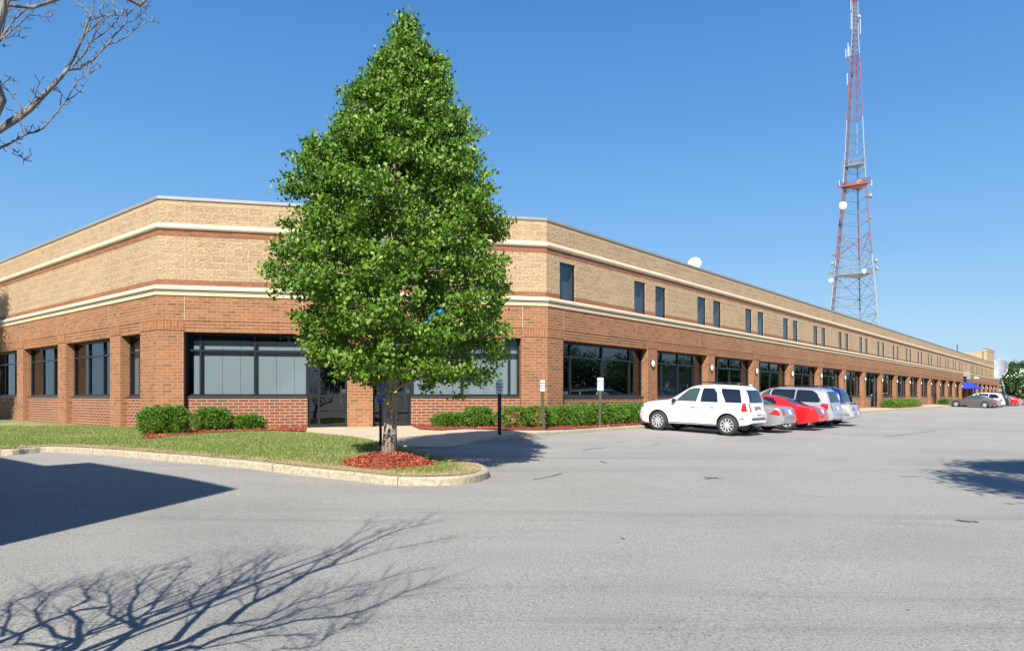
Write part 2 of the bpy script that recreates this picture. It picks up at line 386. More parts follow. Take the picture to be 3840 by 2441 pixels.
def inside(poly, x, y):
    c = False; j = len(poly) - 1
    for i in range(len(poly)):
        a, b = poly[i], poly[j]
        if (a[1] > y) != (b[1] > y) and x < (b[0] - a[0]) * (y - a[1]) / (b[1] - a[1]) + a[0]: c = not c
        j = i
    return c
def sheet(name, poly, zf, step=.5, extra_uv=None, uvmax=200):
    pts = [Vector((p[0], p[1])) for p in poly]; dens = []
    for i in range(len(pts)):
        a, b = pts[i], pts[(i + 1) % len(pts)]; k = max(1, int((b - a).length / (step * 2)))
        for t in range(k): dens.append(a.lerp(b, t / k))
    nb = len(dens); xs = [p.x for p in dens]; ys = [p.y for p in dens]; ins = []
    x = min(xs)
    while x < max(xs):
        y = min(ys)
        while y < max(ys):
            if inside(dens, x, y): ins.append(Vector((x + random.uniform(-.1, .1) * step, y + random.uniform(-.1, .1) * step)))
            y += step
        x += step
    r = delaunay_2d_cdt(dens + ins, [(i, (i + 1) % nb) for i in range(nb)], [list(range(nb))], 1, 1e-5)
    me = bpy.data.meshes.new(name); me.from_pydata([(v.x, v.y, zf(v.x, v.y)) for v in r[0]], [], [list(f) for f in r[2]]); me.update()
    if len(me.polygons) and sum(p.normal.z for p in me.polygons) < 0: me.flip_normals()
    me.shade_smooth(); return me

# island outline: curb inner line and, on the building side, a line under the walls
I1 = [(q.x, q.y) for q in INNER]
inC = lambda p, a: (p.x + a.x, p.y + a.y)
b1 = P(158, -.35); b2 = C2 - NR * .30 - NE * .05; b3 = C1 - NE * .25 - NL * .1; b4 = C1 + DL * 60 - NL * .3
raised_poly = I1 + [tuple(b1), tuple(b2), tuple(b3), tuple(b4)]
tag(link('sidewalk', sheet('sidewalk', raised_poly, lambda x, y: raised(x, y) - .004, 1.0), M['walk']), kind='structure')
# lawn: curb inner line from the far left round the tip, then the sidewalk edge back to the wall
kt = min(range(len(INNER)), key=lambda i: (INNER[i].xy - unp(1500, 1684).xy).length)
lawn_b = [unp(1475, 1672, raised), unp(1440, 1660, raised), unp(1370, 1646, raised), unp(1250, 1632, raised), unp(1144, 1622, raised)]
bed_edge = [unp(1144, 1620, raised), unp(1040, 1616, raised), unp(940, 1617, raised), unp(820, 1623, raised), unp(705, 1631, raised), unp(610, 1641, raised), unp(528, 1651, raised), unp(548, 1630, raised), unp(575, 1612, raised)]
wl = [C1 + DE * .3 - NE * .2, C1 - NE * .2 - NL * .2, C1 + DL * 58 - NL * .25]
lawn_poly = [(q.x, q.y) for q in INNER[:kt - 1]] + [(q.x, q.y) for q in lawn_b] + [(q.x, q.y) for q in bed_edge[1:]] + [tuple(w) for w in wl[1:]]
hump = lambda x, y: .0
lawn_z = lambda x, y: raised(x, y) + .006
lw = link('lawn', sheet('lawn', lawn_poly, lawn_z, .6), M['lawn']); tag(lw, kind='structure')
dm = MB(); L0 = INNER[:kt - 2]; wd = []
for i, q in enumerate(L0): wd.append(.50 + .10 * math.sin(i * .9) + .07 * math.sin(i * 2.3) + random.uniform(-.05, .05) + (.25 if abs(q.x - -3.6) < 1.2 else 0))
L1 = offs(L0, .001); nn_ = []
for i in range(len(L0)):
    t = (L0[min(i + 1, len(L0) - 1)] - L0[max(i - 1, 0)]).xy.normalized(); m_ = Vector((-t.y, t.x)); nn_.append(Vector((L0[i].x + m_.x * wd[i], L0[i].y + m_.y * wd[i])))
for i in range(len(L0) - 1):
    if (L0[i] - L0[i + 1]).length > 3: continue
    v4 = [L0[i], L0[i + 1], nn_[i + 1], nn_[i]]; dm.quad(*[(p.x, p.y, lawn_z(p.x, p.y) + .006) for p in v4])
M['soil'] = concrete('dry_soil', (.22, .155, .085), (.44, .33, .18), 22)
tag(dm.build('soil_edge', M['soil']), kind='structure')
def bed_z(x, y): return raised(x, y) + .035
bed_poly = [(q.x, q.y) for q in bed_edge] + [tuple(wl[0])] + [tuple(C1 + DE * 4.62 - NE * .2)]
tag(link('mulch_bed', sheet('mulch_bed', bed_poly, bed_z, .4), M['mulch']), 'red bark mulch bed around three low shrubs at the left entrance window', 'mulch', kind='stuff')
# right bed
rb = [unp(1548, 1599, raised), unp(1574, 1610, raised), unp(1653, 1614, raised), unp(1740, 1608, raised), unp(1850, 1611, raised), unp(1960, 1613, raised), unp(2040, 1613, raised)]
ki = [q for q in INNER if uv_of(q.x, q.y)[0] > -2.6 and uv_of(q.x, q.y)[0] < 9.2 and uv_of(q.x, q.y)[1] < 4]
rbed = [(q.x, q.y) for q in rb] + [tuple((q.xy + NE * -.02)) for q in ki] + [tuple(P(9.2, 2.2)), tuple(P(9.2, -.3)), tuple(b2), tuple(C1 + DE * 8.19 - NE * .2)]
tag(link('mulch_bed', sheet('mulch_bed', rbed, lambda x, y: raised(x, y) + .02, .4), M['mulch']), 'long red mulch bed under the hedge beside the parked cars', 'mulch', kind='stuff')
# ------------------------------------------------------------------ building
BZ = -1.7; TOP = 6.5
bld = empty('office_building', (C2.x, C2.y, 0), 'long two storey brick and tan block office building with chamfered corner entrance', 'building')
bld.location = (0, 0, 0)
class Wall:
    def __init__(s, o, d, n, u0, u1, ca, cb): s.o = o; s.d = d; s.n = n; s.u0 = u0; s.u1 = u1; s.ca = ca; s.cb = cb
    def T(s, u, v, z): return (s.o.x + s.d.x * u + s.n.x * v, s.o.y + s.d.y * u + s.n.y * v, z)
def half(a, b): return math.tan(math.acos(cl(a.dot(b), -1, 1)) / 2)
tA = half(-DL, DE); tB = half(DE, DR)
# left wall runs toward the corner (so that left-to-right is the same for all); u negative away from C1
WL = Wall(C1, -DL, NL, -50, 0, 0, tA); WE = Wall(C1, DE, NE, 0, LE, tA, tB); WR = Wall(C2, DR, NR, 0, 153.6, tB, 0)
def ext(w, v, side):  # u of wall end for a plane pushed out by v
    return w.u0 - v * w.ca if side == 0 else w.u1 + v * w.cb
def front(mb, w, a, b, z0, z1, v, ops=(), depth=.3, bottom=False):
    """wall face at v between u=a..b with rectangular openings (ua, ub, za, zb)"""
    us = sorted(set([a, b] + [x for o in ops for x in o[:2] if a < x < b])); zs = sorted(set([z0, z1] + [x for o in ops for x in o[2:4] if z0 < x < z1]))
    for i in range(len(us) - 1):
        for j in range(len(zs) - 1):
            uc = (us[i] + us[i + 1]) / 2; zc = (zs[j] + zs[j + 1]) / 2
            if any(o[0] < uc < o[1] and o[2] < zc < o[3] for o in ops): continue
            mb.quad(w.T(us[i], v, zs[j]), w.T(us[i + 1], v, zs[j]), w.T(us[i + 1], v, zs[j + 1]), w.T(us[i], v, zs[j + 1]))
    for (ua, ub, za, zb) in ops:
        if ub <= a or ua >= b: continue
        za_, zb_ = max(za, z0), min(zb, z1)
        if zb_ <= za_: continue
        mb.quad(w.T(ua, v, za_), w.T(ua, v, zb_), w.T(ua, v - depth, zb_), w.T(ua, v - depth, za_))
        mb.quad(w.T(ub, v, zb_), w.T(ub, v, za_), w.T(ub, v - depth, za_), w.T(ub, v - depth, zb_))
        if zb <= z1: mb.quad(w.T(ua, v, zb), w.T(ub, v, zb), w.T(ub, v - depth, zb), w.T(ua, v - depth, zb))
        if za >= z0 and za > BZ + .1: mb.quad(w.T(ua, v, za), w.T(ua, v - depth, za), w.T(ub, v - depth, za), w.T(ub, v, za))
def strip(mb, prof, ends=None):
    """moulding following the three walls; prof list of (v, z)"""
    for w in (WL, WE, WR):
        u1r = ends if (w is WR and ends) else None
        for (va, za), (vb, zb) in zip(prof[:-1], prof[1:]):
            a0, a1 = ext(w, va, 0), (u1r or ext(w, va, 1)); c0, c1 = ext(w, vb, 0), (u1r or ext(w, vb, 1))
            mb.quad(w.T(a0, va, za), w.T(c0, vb, zb), w.T(c1, vb, zb), w.T(a1, va, za))
UE = 145.5   # the upper storey stops short of the brick base
pitch = 6.28; cols = [7.86 + pitch * k for k in range(24)]
upper = [(.83, 1.84)]
for k, c in enumerate(cols):
    if c > UE - 3: break
    q = c - .06
    if k == 15: q -= .4
    upper += [(q - 1.46, q - .46), (q + .44, q + 1.44)]
upper.append((109.1, 110.0)); upper = sorted(upper)
up_ops = [(a, b, 3.59, 5.03) for a, b in upper if b < UE - .5]
blk = MB(); bs = MB(); bnd = MB()
for w in (WL, WE, WR):
    a, b = w.u0, (UE if w is WR else w.u1); ops = up_ops if w is WR else []
    front(blk, w, a, b, 5.63, 6.24, 0); front(bs, w, a, b, 6.24, 6.41, .004)
    front(blk, w, a, b, 3.80, 5.23, 0, ops, .12); front(bnd, w, a, b, 5.23, 5.43, .006); front(bnd, w, a, b, 3.57, 3.80, .006, ops, .12)
    front(bnd, w, a, b, 5.43, 5.63, -.01)
blk.quad(WR.T(UE, 0, 3.5), WR.T(UE, -40, 3.5), WR.T(UE, -40, 6.41), WR.T(UE, 0, 6.41))
blk.build('block_wall', M['block'], bld); bs.build('parapet_course', M['blocksmooth'], bld); bnd.build('brick_band', M['band'], bld)
rl = MB(); strip(rl, [(0, 5.415)] + [(.095 * math.sin(math.pi * t / 10) + .005, 5.53 - .105 * math.cos(math.pi * t / 10)) for t in range(11)] + [(0, 5.64)], UE)
rl.build('round_moulding', M['cream'], bld, smooth=True, sharp=60)
cn = MB(); strip(cn, [(0, 3.62), (.11, 3.60), (.15, 3.57), (.16, 3.52), (.15, 3.47), (.12, 3.465)][::-1]); cn.build('cornice', M['cream'], bld)
c2 = MB(); strip(c2, [(.05, 3.262), (.125, 3.275), (.125, 3.385), (.09, 3.39)]); c2.build('lower_cornice', M['cream2'], bld)
c3 = MB(); strip(c3, [(.085, 3.385), (.145, 3.40), (.145, 3.425), (.10, 3.43), (.10, 3.445), (.16, 3.45), (.16, 3.468), (.09, 3.472)]); c3.build('flashing', M['flash'], bld)
cp = MB(); strip(cp, [(-.3, 6.5), (.045, 6.5), (.045, 6.415), (.03, 6.385), (0, 6.385)][::-1], UE); cp.build('coping', M['coping'], bld)
# lower storey
OPR = [(.96, 7.42)] + [(c + .44, c + pitch - .44) for c in cols[:-1]]
OPR = [o for o in OPR if o[1] < 153]
OPE = [(.78, 5.98), (6.84, 12.12)]
OPL = sorted((-t1, -t0) for t0, t1 in [(1.22, 2.85)] + [(3.76 + 5.32 * k, 8.2 + 5.32 * k) for k in range(8)])
HD = 2.10
lo = MB(); hdr = MB(); sol = MB()
for w, ops in ((WL, OPL), (WE, OPE), (WR, OPR)):
    front(lo, w, ext(w, .085, 0), ext(w, .085, 1), 2.46, 3.29, .085)
    a, b = ext(w, .06, 0), ext(w, .06, 1)
    full = [(x, y, BZ - 1, HD) for x, y in ops]
    # piers
    us = [a] + [x for o in ops for x in o] + [b]
    for i in range(0, len(us), 2):
        ua, ub = us[i], us[i + 1]; ua2 = ext(w, .09, 0) if i == 0 else ua - .0; ub2 = ext(w, .09, 1) if i == len(us) - 2 else ub
        front(lo, w, ua, ub, BZ, 2.145, .06)
        sol = MB(); front(sol, w, ua2, ub2, 2.145, 2.452, .082)
        sol.quad(w.T(ua2, .082, 2.145), w.T(ua2, .03, 2.145), w.T(ub2, .03, 2.145), w.T(ub2, .082, 2.145))
        for e_, sg in ((ua2, 1), (ub2, -1)): sol.quad(w.T(e_, .082, 2.145), w.T(e_, .082, 2.452), w.T(e_, -.02, 2.452), w.T(e_, -.02, 2.145))
        sol.build('soldier_course', M['soldier'], bld)
        if i > 0: lo.quad(w.T(ua, .06, BZ), w.T(ua, .06, 2.145), w.T(ua, -.40, 2.145), w.T(ua, -.40, BZ))
        if i < len(us) - 2: lo.quad(w.T(ub, .06, 2.145), w.T(ub, .06, BZ), w.T(ub, -.40, BZ), w.T(ub, -.40, 2.145))
        # thin ledge closing the step under the upper brick
    lo.quad(w.T(a, .085, 2.46), w.T(a, 0, 2.46), w.T(b, 0, 2.46), w.T(b, .085, 2.46))
    for ua, ub in ops:
        zz = [(HD, 2.225, .045), (2.225, 2.345, .056), (2.345, 2.452, .067)]
        for za, zb, v in zz:
            front(hdr, w, ua, ub, za, zb, v)
            hdr.quad(w.T(ua, v, za), w.T(ua, v - .03, za), w.T(ub, v - .03, za), w.T(ub, v, za))
        hdr.quad(w.T(ua, .045, HD), w.T(ua, -.42, HD), w.T(ub, -.42, HD), w.T(ub, .045, HD))
        hdr.quad(w.T(ua, .067, 2.452), w.T(ub, .067, 2.452), w.T(ub, .02, 2.452), w.T(ua, .02, 2.452))
lo.quad(WR.T(153.6, .085, 3.29), WR.T(153.6, .06, BZ), WR.T(153.6, -40, BZ), WR.T(153.6, -40, 3.29))
lo.build('brick_wall', M['brick'], bld); hdr.build('header_course', M['brick'], bld)
# control joints
cj = MB()
for w, uu in ((WE, [.80, 4.5, 8.6, 12.15]), (WL, [-.95, -3.8, -9.1, -14.4]), (WR, [.95] + [c + s for c in cols[:6] for s in (-1.5, )])):
    for u in uu:
        for z0, z1, v in ((5.64, 6.40, .008), (3.81, 5.22, .008), (2.47, 3.26, .088)):
            if w is WR and z0 > 3 and z0 < 5 and any(a - .05 < u < b + .05 for a, b in upper): continue
            cj = MB(); cj.quad(w.T(u, v, z0), w.T(u + .018, v, z0), w.T(u + .018, v, z1), w.T(u, v, z1)); cj.build('control_joint', M['joint'], bld)
# roof, back
rf = MB(); zb = 5.9
poly = [WL.T(-50, -.3, zb), WL.T(0, -.3, zb), WE.T(LE, -.3, zb), WR.T(UE, -.3, zb), WR.T(UE, -40, zb), WR.T(40, -40, zb), WR.T(40, -57.9, zb)]
rf.add(poly, [(0, 1, 2, 3, 4, 5, 6)])
pin = [(WL, WL.u0, WL.u1), (WE, 0, LE), (WR, 0, UE)]
for w, a, b in pin: rf.quad(w.T(a, -.3, 5.8), w.T(b, -.3, 5.8), w.T(b, -.3, 6.499), w.T(a, -.3, 6.499))
rf.quad(WR.T(UE, .0, 3.47), WR.T(153.6, .0, 3.47), WR.T(153.6, -40, 3.47), WR.T(UE, -40, 3.47))
rf.quad(WR.T(UE, -40, BZ), WR.T(153.6, -40, BZ), WR.T(153.6, -40, 3.4), WR.T(UE, -40, 3.4)); rf.quad(WR.T(40, -40, BZ), WR.T(UE, -40, BZ), WR.T(UE, -40, 6.4), WR.T(40, -40, 6.4))
rf.quad(WL.T(-50, 0, BZ), WR.T(40, -57.9, BZ), WR.T(40, -57.9, 6.4), WL.T(-50, 0, 6.4)); rf.quad(WR.T(40, -57.9, BZ), WR.T(40, -40, BZ), WR.T(40, -40, 6.4), WR.T(40, -57.9, 6.4))
rf.build('roof', M['roof'], bld)
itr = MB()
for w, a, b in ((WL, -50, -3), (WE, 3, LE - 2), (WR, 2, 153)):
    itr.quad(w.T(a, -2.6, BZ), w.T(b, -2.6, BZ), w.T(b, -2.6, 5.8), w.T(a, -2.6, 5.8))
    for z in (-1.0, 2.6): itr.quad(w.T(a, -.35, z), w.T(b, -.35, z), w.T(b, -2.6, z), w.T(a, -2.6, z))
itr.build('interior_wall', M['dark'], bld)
# windows
def storefront(w, a, b, mull, door=None, blind=None, blind_spans=None, sill=True, label=None, gm='glass'):
    vq = -.30; zt = 2.08; z0 = 0.0 if not door or (door[0] > a + .1 or door[1] < b - .1) else -1.1
    f = MB(); fw = .05
    wins = [(a, b)]
    if door: wins = [(x, y) for x, y in ((a, door[0]), (door[1], b)) if y - x > .2]
    for x, y in wins:
        for uu in [x + .03] + [m for m in mull if x + .1 < m < y - .1] + [y - .03]: f.box(uu - .03, uu + .03, vq - .05, vq + .05, .0, zt, w.T)
        for zz in (.035, 1.52, zt - .03): f.box(x + .002, y - .002, vq - .045, vq + .045, zz - .032, zz + .032, w.T)
    fo = f.build('window' if wins else 'door_frame', M['frame'], bld)
    for x, y in wins:
        s_ = MB(); s_.box(x + .003, y - .003, -.36, -.135, -.052, -.003, w.T); s_.build('sill', M['framegrey'], fo)
        sp = MB(); front(sp, w, x, y, BZ, -.05, -.17); sp.build('infill_panel', M['infill'], bld)
        ms = [x + .06] + [m for m in mull if x + .1 < m < y - .1] + [y - .06]
        gl = MB(); gl.quad(w.T(x + .03, vq - .01, .02), w.T(y - .03, vq - .01, .02), w.T(y - .03, vq - .01, zt), w.T(x + .03, vq - .01, zt)); gl.build('pane', M[gm], fo)
    for (x, y, zlo, zhi) in (blind_spans or []):
        bl = MB(); bl.quad(w.T(x, vq - .11, zlo), w.T(y, vq - .11, zlo), w.T(y, vq - .11, zhi), w.T(x, vq - .11, zhi))
        k = x + .3
        while k < y:
            bl.quad(w.T(k, vq - .105, zlo), w.T(k + .012, vq - .105, zlo), w.T(k + .012, vq - .105, zhi), w.T(k, vq - .105, zhi), 1); k += .58
        bl.build('blind', [M[blind or 'blind'], M['trim']], fo)
    if door:
        d = MB(); x, y = door; zb_ = -1.13
        for uu in (x + .04, y - .04, x + (y - x) * .28 if w is WE else (x + y) / 2): d.box(uu - .04, uu + .04, vq - .055, vq + .055, zb_, zt, w.T)
        for zz in (0.0, zt - .04, zb_ + .12): d.box(x + .004, y - .004, vq - .052, vq + .052, zz - .045, zz + .045, w.T)
        do = d.build('door', M['frame'], bld)
        gl = MB(); gl.quad(w.T(x + .03, vq, zb_), w.T(y - .03, vq, zb_), w.T(y - .03, vq, zt), w.T(x + .03, vq, zt)); gl.build('door_pane', M['glassdark'], do)
        h = MB(); h.tube([w.T(y - .2, vq + .10, -.28), w.T(y - .2, vq + .10, .35)], .018); h.box(y - .17, y - .05, vq + .056, vq + .075, .10, .24, w.T); h.build('door_handle', M['framegrey'], do)
storefront(WE, .78, 5.98, [1.23, 2.94, 4.66], (4.66, 5.98), blind_spans=[(1.0, 4.6, .06, 1.86)])
storefront(WE, 6.84, 12.12, [8.17, 9.98, 11.73], (6.84, 8.17), blind_spans=[(8.2, 12.05, .06, 1.80)])
for i, (a, b) in enumerate(OPL):
    if i == len(OPL) - 1: storefront(WL, a, b, [(a + b) / 2], blind='blindgrey', blind_spans=[(a + .05, b - .05, .05, 1.8)])
    else:
        ww = b - a; storefront(WL, a, b, [a + ww * .34, a + ww * .67], gm='glassdark')
for i, (a, b) in enumerate(OPR):
    ww = b - a
    if 15 < a - 0 and i in (16, 17): continue
    dr = None
    if i in (7, 12): dr = (a + ww * .5, b)
    if i == 3 + 3: dr = (a, a + ww * .5)
    fr = [.19, .5, .81] if i else [.145, .494, .84]
    bsn = {1: [(a + .9, b - 1.0, .05, 1.5)]}.get(i)
    storefront(WR, a, b, [a + ww * q for q in fr], dr, blind='blindgrey', blind_spans=bsn, gm='glassdark')
# entrance recess behind awning
en = MB(); a, b = OPR[16][0], OPR[17][1]
en.quad(WR.T(a, -.38, BZ), WR.T(b, -.38, BZ), WR.T(b, -.38, HD), WR.T(a, -.38, HD)); en.build('entrance_glazing', M['carglass'], bld)
for i, (a, b) in enumerate([u for u in upper if u[1] < UE - .5]):
    f = MB(); z0, z1 = 3.592, 5.028; vq = -.07
    for uu in (a + .025, b - .025): f.box(uu - .022, uu + .022, vq - .04, vq + .03, z0, z1, WR.T)
    for zz in (z0 + .025, z1 - .025): f.box(a + .047, b - .047, vq - .035, vq + .025, zz - .022, zz + .022, WR.T)
    fo = f.build('window', M['frame'], bld)
    gl = MB(); gl.quad(WR.T(a + .03, vq, z0), WR.T(b - .03, vq, z0), WR.T(b - .03, vq, z1), WR.T(a + .03, vq, z1)); gl.build('pane', M['glass'], fo)
    bl = MB(); bl.quad(WR.T(a - .1, vq - .28, z0), WR.T(b + .3, vq - .28, z0), WR.T(b + .3, vq - .28, z1), WR.T(a - .1, vq - .28, z1))
    for zz in (z0 - .003, z1 + .003): bl.quad(WR.T(a - .1, vq - .02, zz), WR.T(b + .3, vq - .02, zz), WR.T(b + .3, vq - .28, zz), WR.T(a - .1, vq - .28, zz), 1)
    for uu in (a - .02, b + .02): bl.quad(WR.T(uu, vq - .05, z0), WR.T(uu, vq - .28, z0), WR.T(uu, vq - .28, z1), WR.T(uu, vq - .05, z1), 1); bl.build('blind', [M['blindgrey'], M['dark']], fo)
# wall lamps (one thing each)
def lamp_proto():
    r = empty('wall_lamp')
    bk = MB(); T = lambda x, y, z: WR.T(x, .06 + z, y * 1.28) if False else (x, z, y * 1.25)
    bk.lathe([(0, .0), (.155, .0), (.155, .05), (.13, .06)], 20, T); bk.build('housing', M['bronze'], r, smooth=True, sharp=40)
    gg = MB(); gg.lathe([(.128, .058), (.118, .085), (.085, .112), (.04, .125), (.0005, .13)], 20, T); gg.build('lamp_glass', M['lampglass'], r, smooth=True)
    return r
lp = lamp_proto(); first = True
ordn = ['first', 'second', 'third', 'fourth', 'fifth', 'sixth', 'seventh', 'eighth', 'ninth', 'tenth', 'eleventh', 'twelfth', 'thirteenth', 'fourteenth', 'fifteenth', 'sixteenth', 'seventeenth', 'eighteenth', 'nineteenth', 'twentieth', 'twenty-first', 'twenty-second', 'twenty-third']
for i, c in enumerate(cols[:23]):
    if i in (16,): continue
    o = lp if first else copy_tree(lp); first = False
    # local y points out of the wall
    p = P(c - .05, .06); o.matrix_world = Matrix(((DR.x, NR.x, 0, p.x), (DR.y, NR.y, 0, p.y), (0, 0, 1, 1.46), (0, 0, 0, 1)))
    nm = ordn[i] if i < 16 else ordn[i]
    tag(o, f'white oval wall lamp on the {nm} brick pier of the long facade from the corner', 'wall lamp', 'oval lamps on the brick piers')
# awning and entrance fittings
aw = empty('awning', (0, 0, 0), 'bright blue sloped canvas awning over the far entrance', 'awning')
for a, b in ((102.6, 107.9), (108.1, 113.4)):
    m_ = MB()
    m_.quad(WR.T(a, .10, 2.15), WR.T(a, 1.35, 1.38), WR.T(b, 1.35, 1.38), WR.T(b, .10, 2.15)); m_.quad(WR.T(a, 1.35, 1.38), WR.T(a, 1.36, 1.12), WR.T(b, 1.36, 1.12), WR.T(b, 1.35, 1.38))
    for x in (a, b): m_.add([WR.T(x, .10, 2.15), WR.T(x, .10, 1.12), WR.T(x, 1.36, 1.12), WR.T(x, 1.35, 1.38)], [(0, 1, 2, 3)])
    m_.build('canvas', M['awning'], aw)
tag(aw)
sg = empty('wall_sign', (0, 0, 0), 'grey projecting box sign on the brick above the blue awning', 'sign')
m_ = MB(); m_.box(103.5, 106.5, .09, .55, 2.95, 3.25, WR.T); m_.box(104.1, 104.5, .1, .9, 2.55, 3.7, WR.T); m_.build('box', M['coping'], sg)
m_ = MB(); m_.box(104.0, 107.0, .09, .4, 2.47, 2.9, WR.T); m_.build('panel', M['trim'], sg)
fl = empty('flood_light', (0, 0, 0), 'white flood light above the middle of the blue awning', 'flood light')
m_ = MB(); m_.tube([WR.T(108.8, .09, 2.9), WR.T(109.0, 1.1, 3.05)], .03); m_.build('arm', M['coping'], fl)
m_ = MB(); m_.box(108.6, 110.4, .9, 1.4, 2.72, 2.92, WR.T); m_.build('head', M['white'], fl)
# penthouse near the far end
ph = empty('penthouse', (0, 0, 0), 'tan stair tower with white trim rising above the far end of the long roof', 'roof tower')
m_ = MB(); m_.box(133.6, UE + .01, -.5, .02, 6.3, 8.35, WR.T); m_.box(133.9, UE - .3, -12, -.51, 5.9, 8.12, WR.T); m_.build('wall', M['blocksmooth'], ph)
m_ = MB(); m_.box(133.5, UE + .1, -.55, .09, 8.352, 8.56, WR.T); m_.build('trim', M['cream'], ph)
m_ = MB(); m_.box(133.45, UE + .12, -.6, .12, 8.562, 8.72, WR.T); m_.build('coping', M['band'], ph)
m_ = MB(); m_.tube([WR.T(133, -4.5, 6), WR.T(133, -4.5, 9.6)], .11, 8); tag(m_.build('vent_pipe', M['trim']), 'thin dark vent pipe rising from the roof beside the tan stair tower', 'pipe')
# roof dish
rd = empty('roof_dish', (0, 0, 0), 'small white satellite dish peeking over the parapet', 'satellite dish')
dc = Vector(((2605 - HX) / F * 40, 40, (HY - 988) / F * 40))
dirv = Vector((-.35, -.9, .35)).normalized(); q = dirv.to_track_quat('Z', 'Y').to_matrix()
m_ = MB(); TT = lambda x, y, z: tuple(dc + q @ Vector((x, y, z)))
m_.lathe([(.005, -.10), (.15, -.085), (.28, -.04), (.37, .02), (.375, .03), (.36, .022), (.27, -.03), (.15, -.07), (.005, -.085)], 28, TT); m_.build('reflector', M['white'], rd, smooth=True)
m_ = MB(); m_.tube([dc + q @ Vector((0, -.34, 0)), dc + q @ Vector((0, -.12, .33))], .012); m_.tube([dc + q @ Vector((0, -.15, .31)), dc + q @ Vector((0, -.1, .37))], .035); m_.build('feed_arm', M['trim'], rd)
m_ = MB(); m_.tube([dc - Vector((0, -.1, .05)), Vector((dc.x, dc.y + .1, 5.9))], .04); m_.build('mast', M['coping'], rd)

# ------------------------------------------------------------------ foliage tools
def leaves(cent, size, jit, per, droop=.5, rng=RNG, outward=None):
    """folded two-triangle leaves scattered around the given centres"""
    cent = np.asarray(cent, float); n = len(cent) * per
    c = np.repeat(cent, per, 0) + rng.normal(0, 1, (n, 3)) * np.asarray(jit)
    d = rng.normal(0, 1, (n, 3)); d[:, 2] -= droop; d /= np.linalg.norm(d, axis=1)[:, None]
    a = rng.normal(0, 1, (n, 3)); s = np.cross(d, a); s /= np.linalg.norm(s, axis=1)[:, None]
    nn = np.cross(s, d); L = size * rng.uniform(.6, 1.25, (n, 1)); Wd = L * .36
    b = c - d * L * .5; t = c + d * L * .5; m = c - d * L * .08
    l = m + s * Wd + nn * L * .12; r = m - s * Wd + nn * L * .12
    V = np.stack([b, r, t, l], 1).reshape(-1, 3); k = np.arange(n)[:, None] * 4
    Fc = np.concatenate([k + [0, 1, 2], k + [0, 2, 3]], 1).reshape(-1, 3)
    return V, Fc
def merge(parts):
    V = []; Fc = []; b = 0
    for v, f in parts: V.append(v); Fc.append(f + b); b += len(v)
    return np.concatenate(V), np.concatenate(Fc)

# main tree ------------------------------------------------------
tp = Vector((-2.235, 12.70)); tz = raised(tp.x, tp.y) + .20; TD = tp.y
prof_px = [(22, 951, 954), (40, 946, 959), (75, 940, 970), (100, 926, 984), (135, 903, 1035), (165, 885, 1050), (200, 838, 1068), (260, 806, 1082), (320, 765, 1112), (380, 722, 1140), (420, 700, 1152), (480, 672, 1185), (520, 678, 1196), (560, 664, 1190), (620, 645, 1200), (660, 634, 1212), (700, 655, 1206), (760, 684, 1192), (800, 706, 1180), (850, 725, 1188), (885, 755, 1150), (905, 860, 1075), (925, 985, 1040)]
pz = np.array([(HY - y * 1.5947) / F * TD for y, _, _ in prof_px]); pc = np.array([((l + r) / 2 * 1.5947 - HX) / F * TD for _, l, r in prof_px]); pr = np.array([(r - l) / 2 * 1.5947 / F * TD for _, l, r in prof_px])
def crown(z):
    return np.interp(z, pz[::-1], pc[::-1]), np.interp(z, pz[::-1], pr[::-1])
tree = empty('pear_tree', (0, 0, 0), 'tall cone shaped leafy green tree in the mulch ring on the lawn tip', 'tree')
tr = MB()
ztop = pz[0] - .3; zs = np.linspace(tz - .12, ztop, 16); pts = []; rad = []
for z in zs:
    cx, _ = crown(max(z, pz[-4])); f = (z - tz) / (ztop - tz); f = max(0, f)
    pts.append((tp.x * (1 - f ** .8) + cx * f ** .8 + random.uniform(-.02, .02), tp.y + random.uniform(-.03, .03), z)); rad.append(.112 * (1 - f) ** .8 + .012 + (.035 if z < tz else 0))
tr.tube(pts, rad, 12); cl_c = []; inner_c = []
def trunk_at(z):
    return Vector((np.interp(z, zs, [p[0] for p in pts]), np.interp(z, zs, [p[1] for p in pts]), z))
nl = 110
for i in range(nl):
    f = (i / nl) ** 1.0; z0 = pz[-3] - .15 + (ztop - pz[-3] - .1) * f * .93
    az = i * 2.399 + random.uniform(-.3, .3); st = trunk_at(max(z0 - .1, tz + 1.0))
    z1 = z0 + random.uniform(.1, .75) * (1 - .4 * f) * (1.0 if f > .12 else .35) + (0 if f > .1 else -.1)
    cx, rr = crown(z1); rr *= random.uniform(.80, .95) * (1 + .05 * math.sin(3 * az + z1 * 2.3))
    en_ = Vector((cx + rr * math.cos(az), tp.y + rr * math.sin(az), z1)); md = st.lerp(en_, .5) + Vector((0, 0, .12 * rr))
    br = [st, st.lerp(md, .5) + Vector((0, 0, .05)), md, md.lerp(en_, .5) + Vector((0, 0, .02)), en_]
    r0 = .034 * (1 - f) + .012; tr.tube(br, [r0, r0 * .8, r0 * .6, r0 * .4, r0 * .15], 5, False)
    for k in range(14):
        t = random.uniform(.38, 1.0); p = st.lerp(md, t * 2) if t < .5 else md.lerp(en_, t * 2 - 1)
        q = p + Vector((random.gauss(0, .24), random.gauss(0, .24), random.gauss(.02, .12))) * min(1, rr / 1.2)
        cl_c.append(tuple(q))
        if k < 5: tr.tube([p, p.lerp(q, .6) + Vector((0, 0, .03)), q], [.008, .006, .003], 3, False)
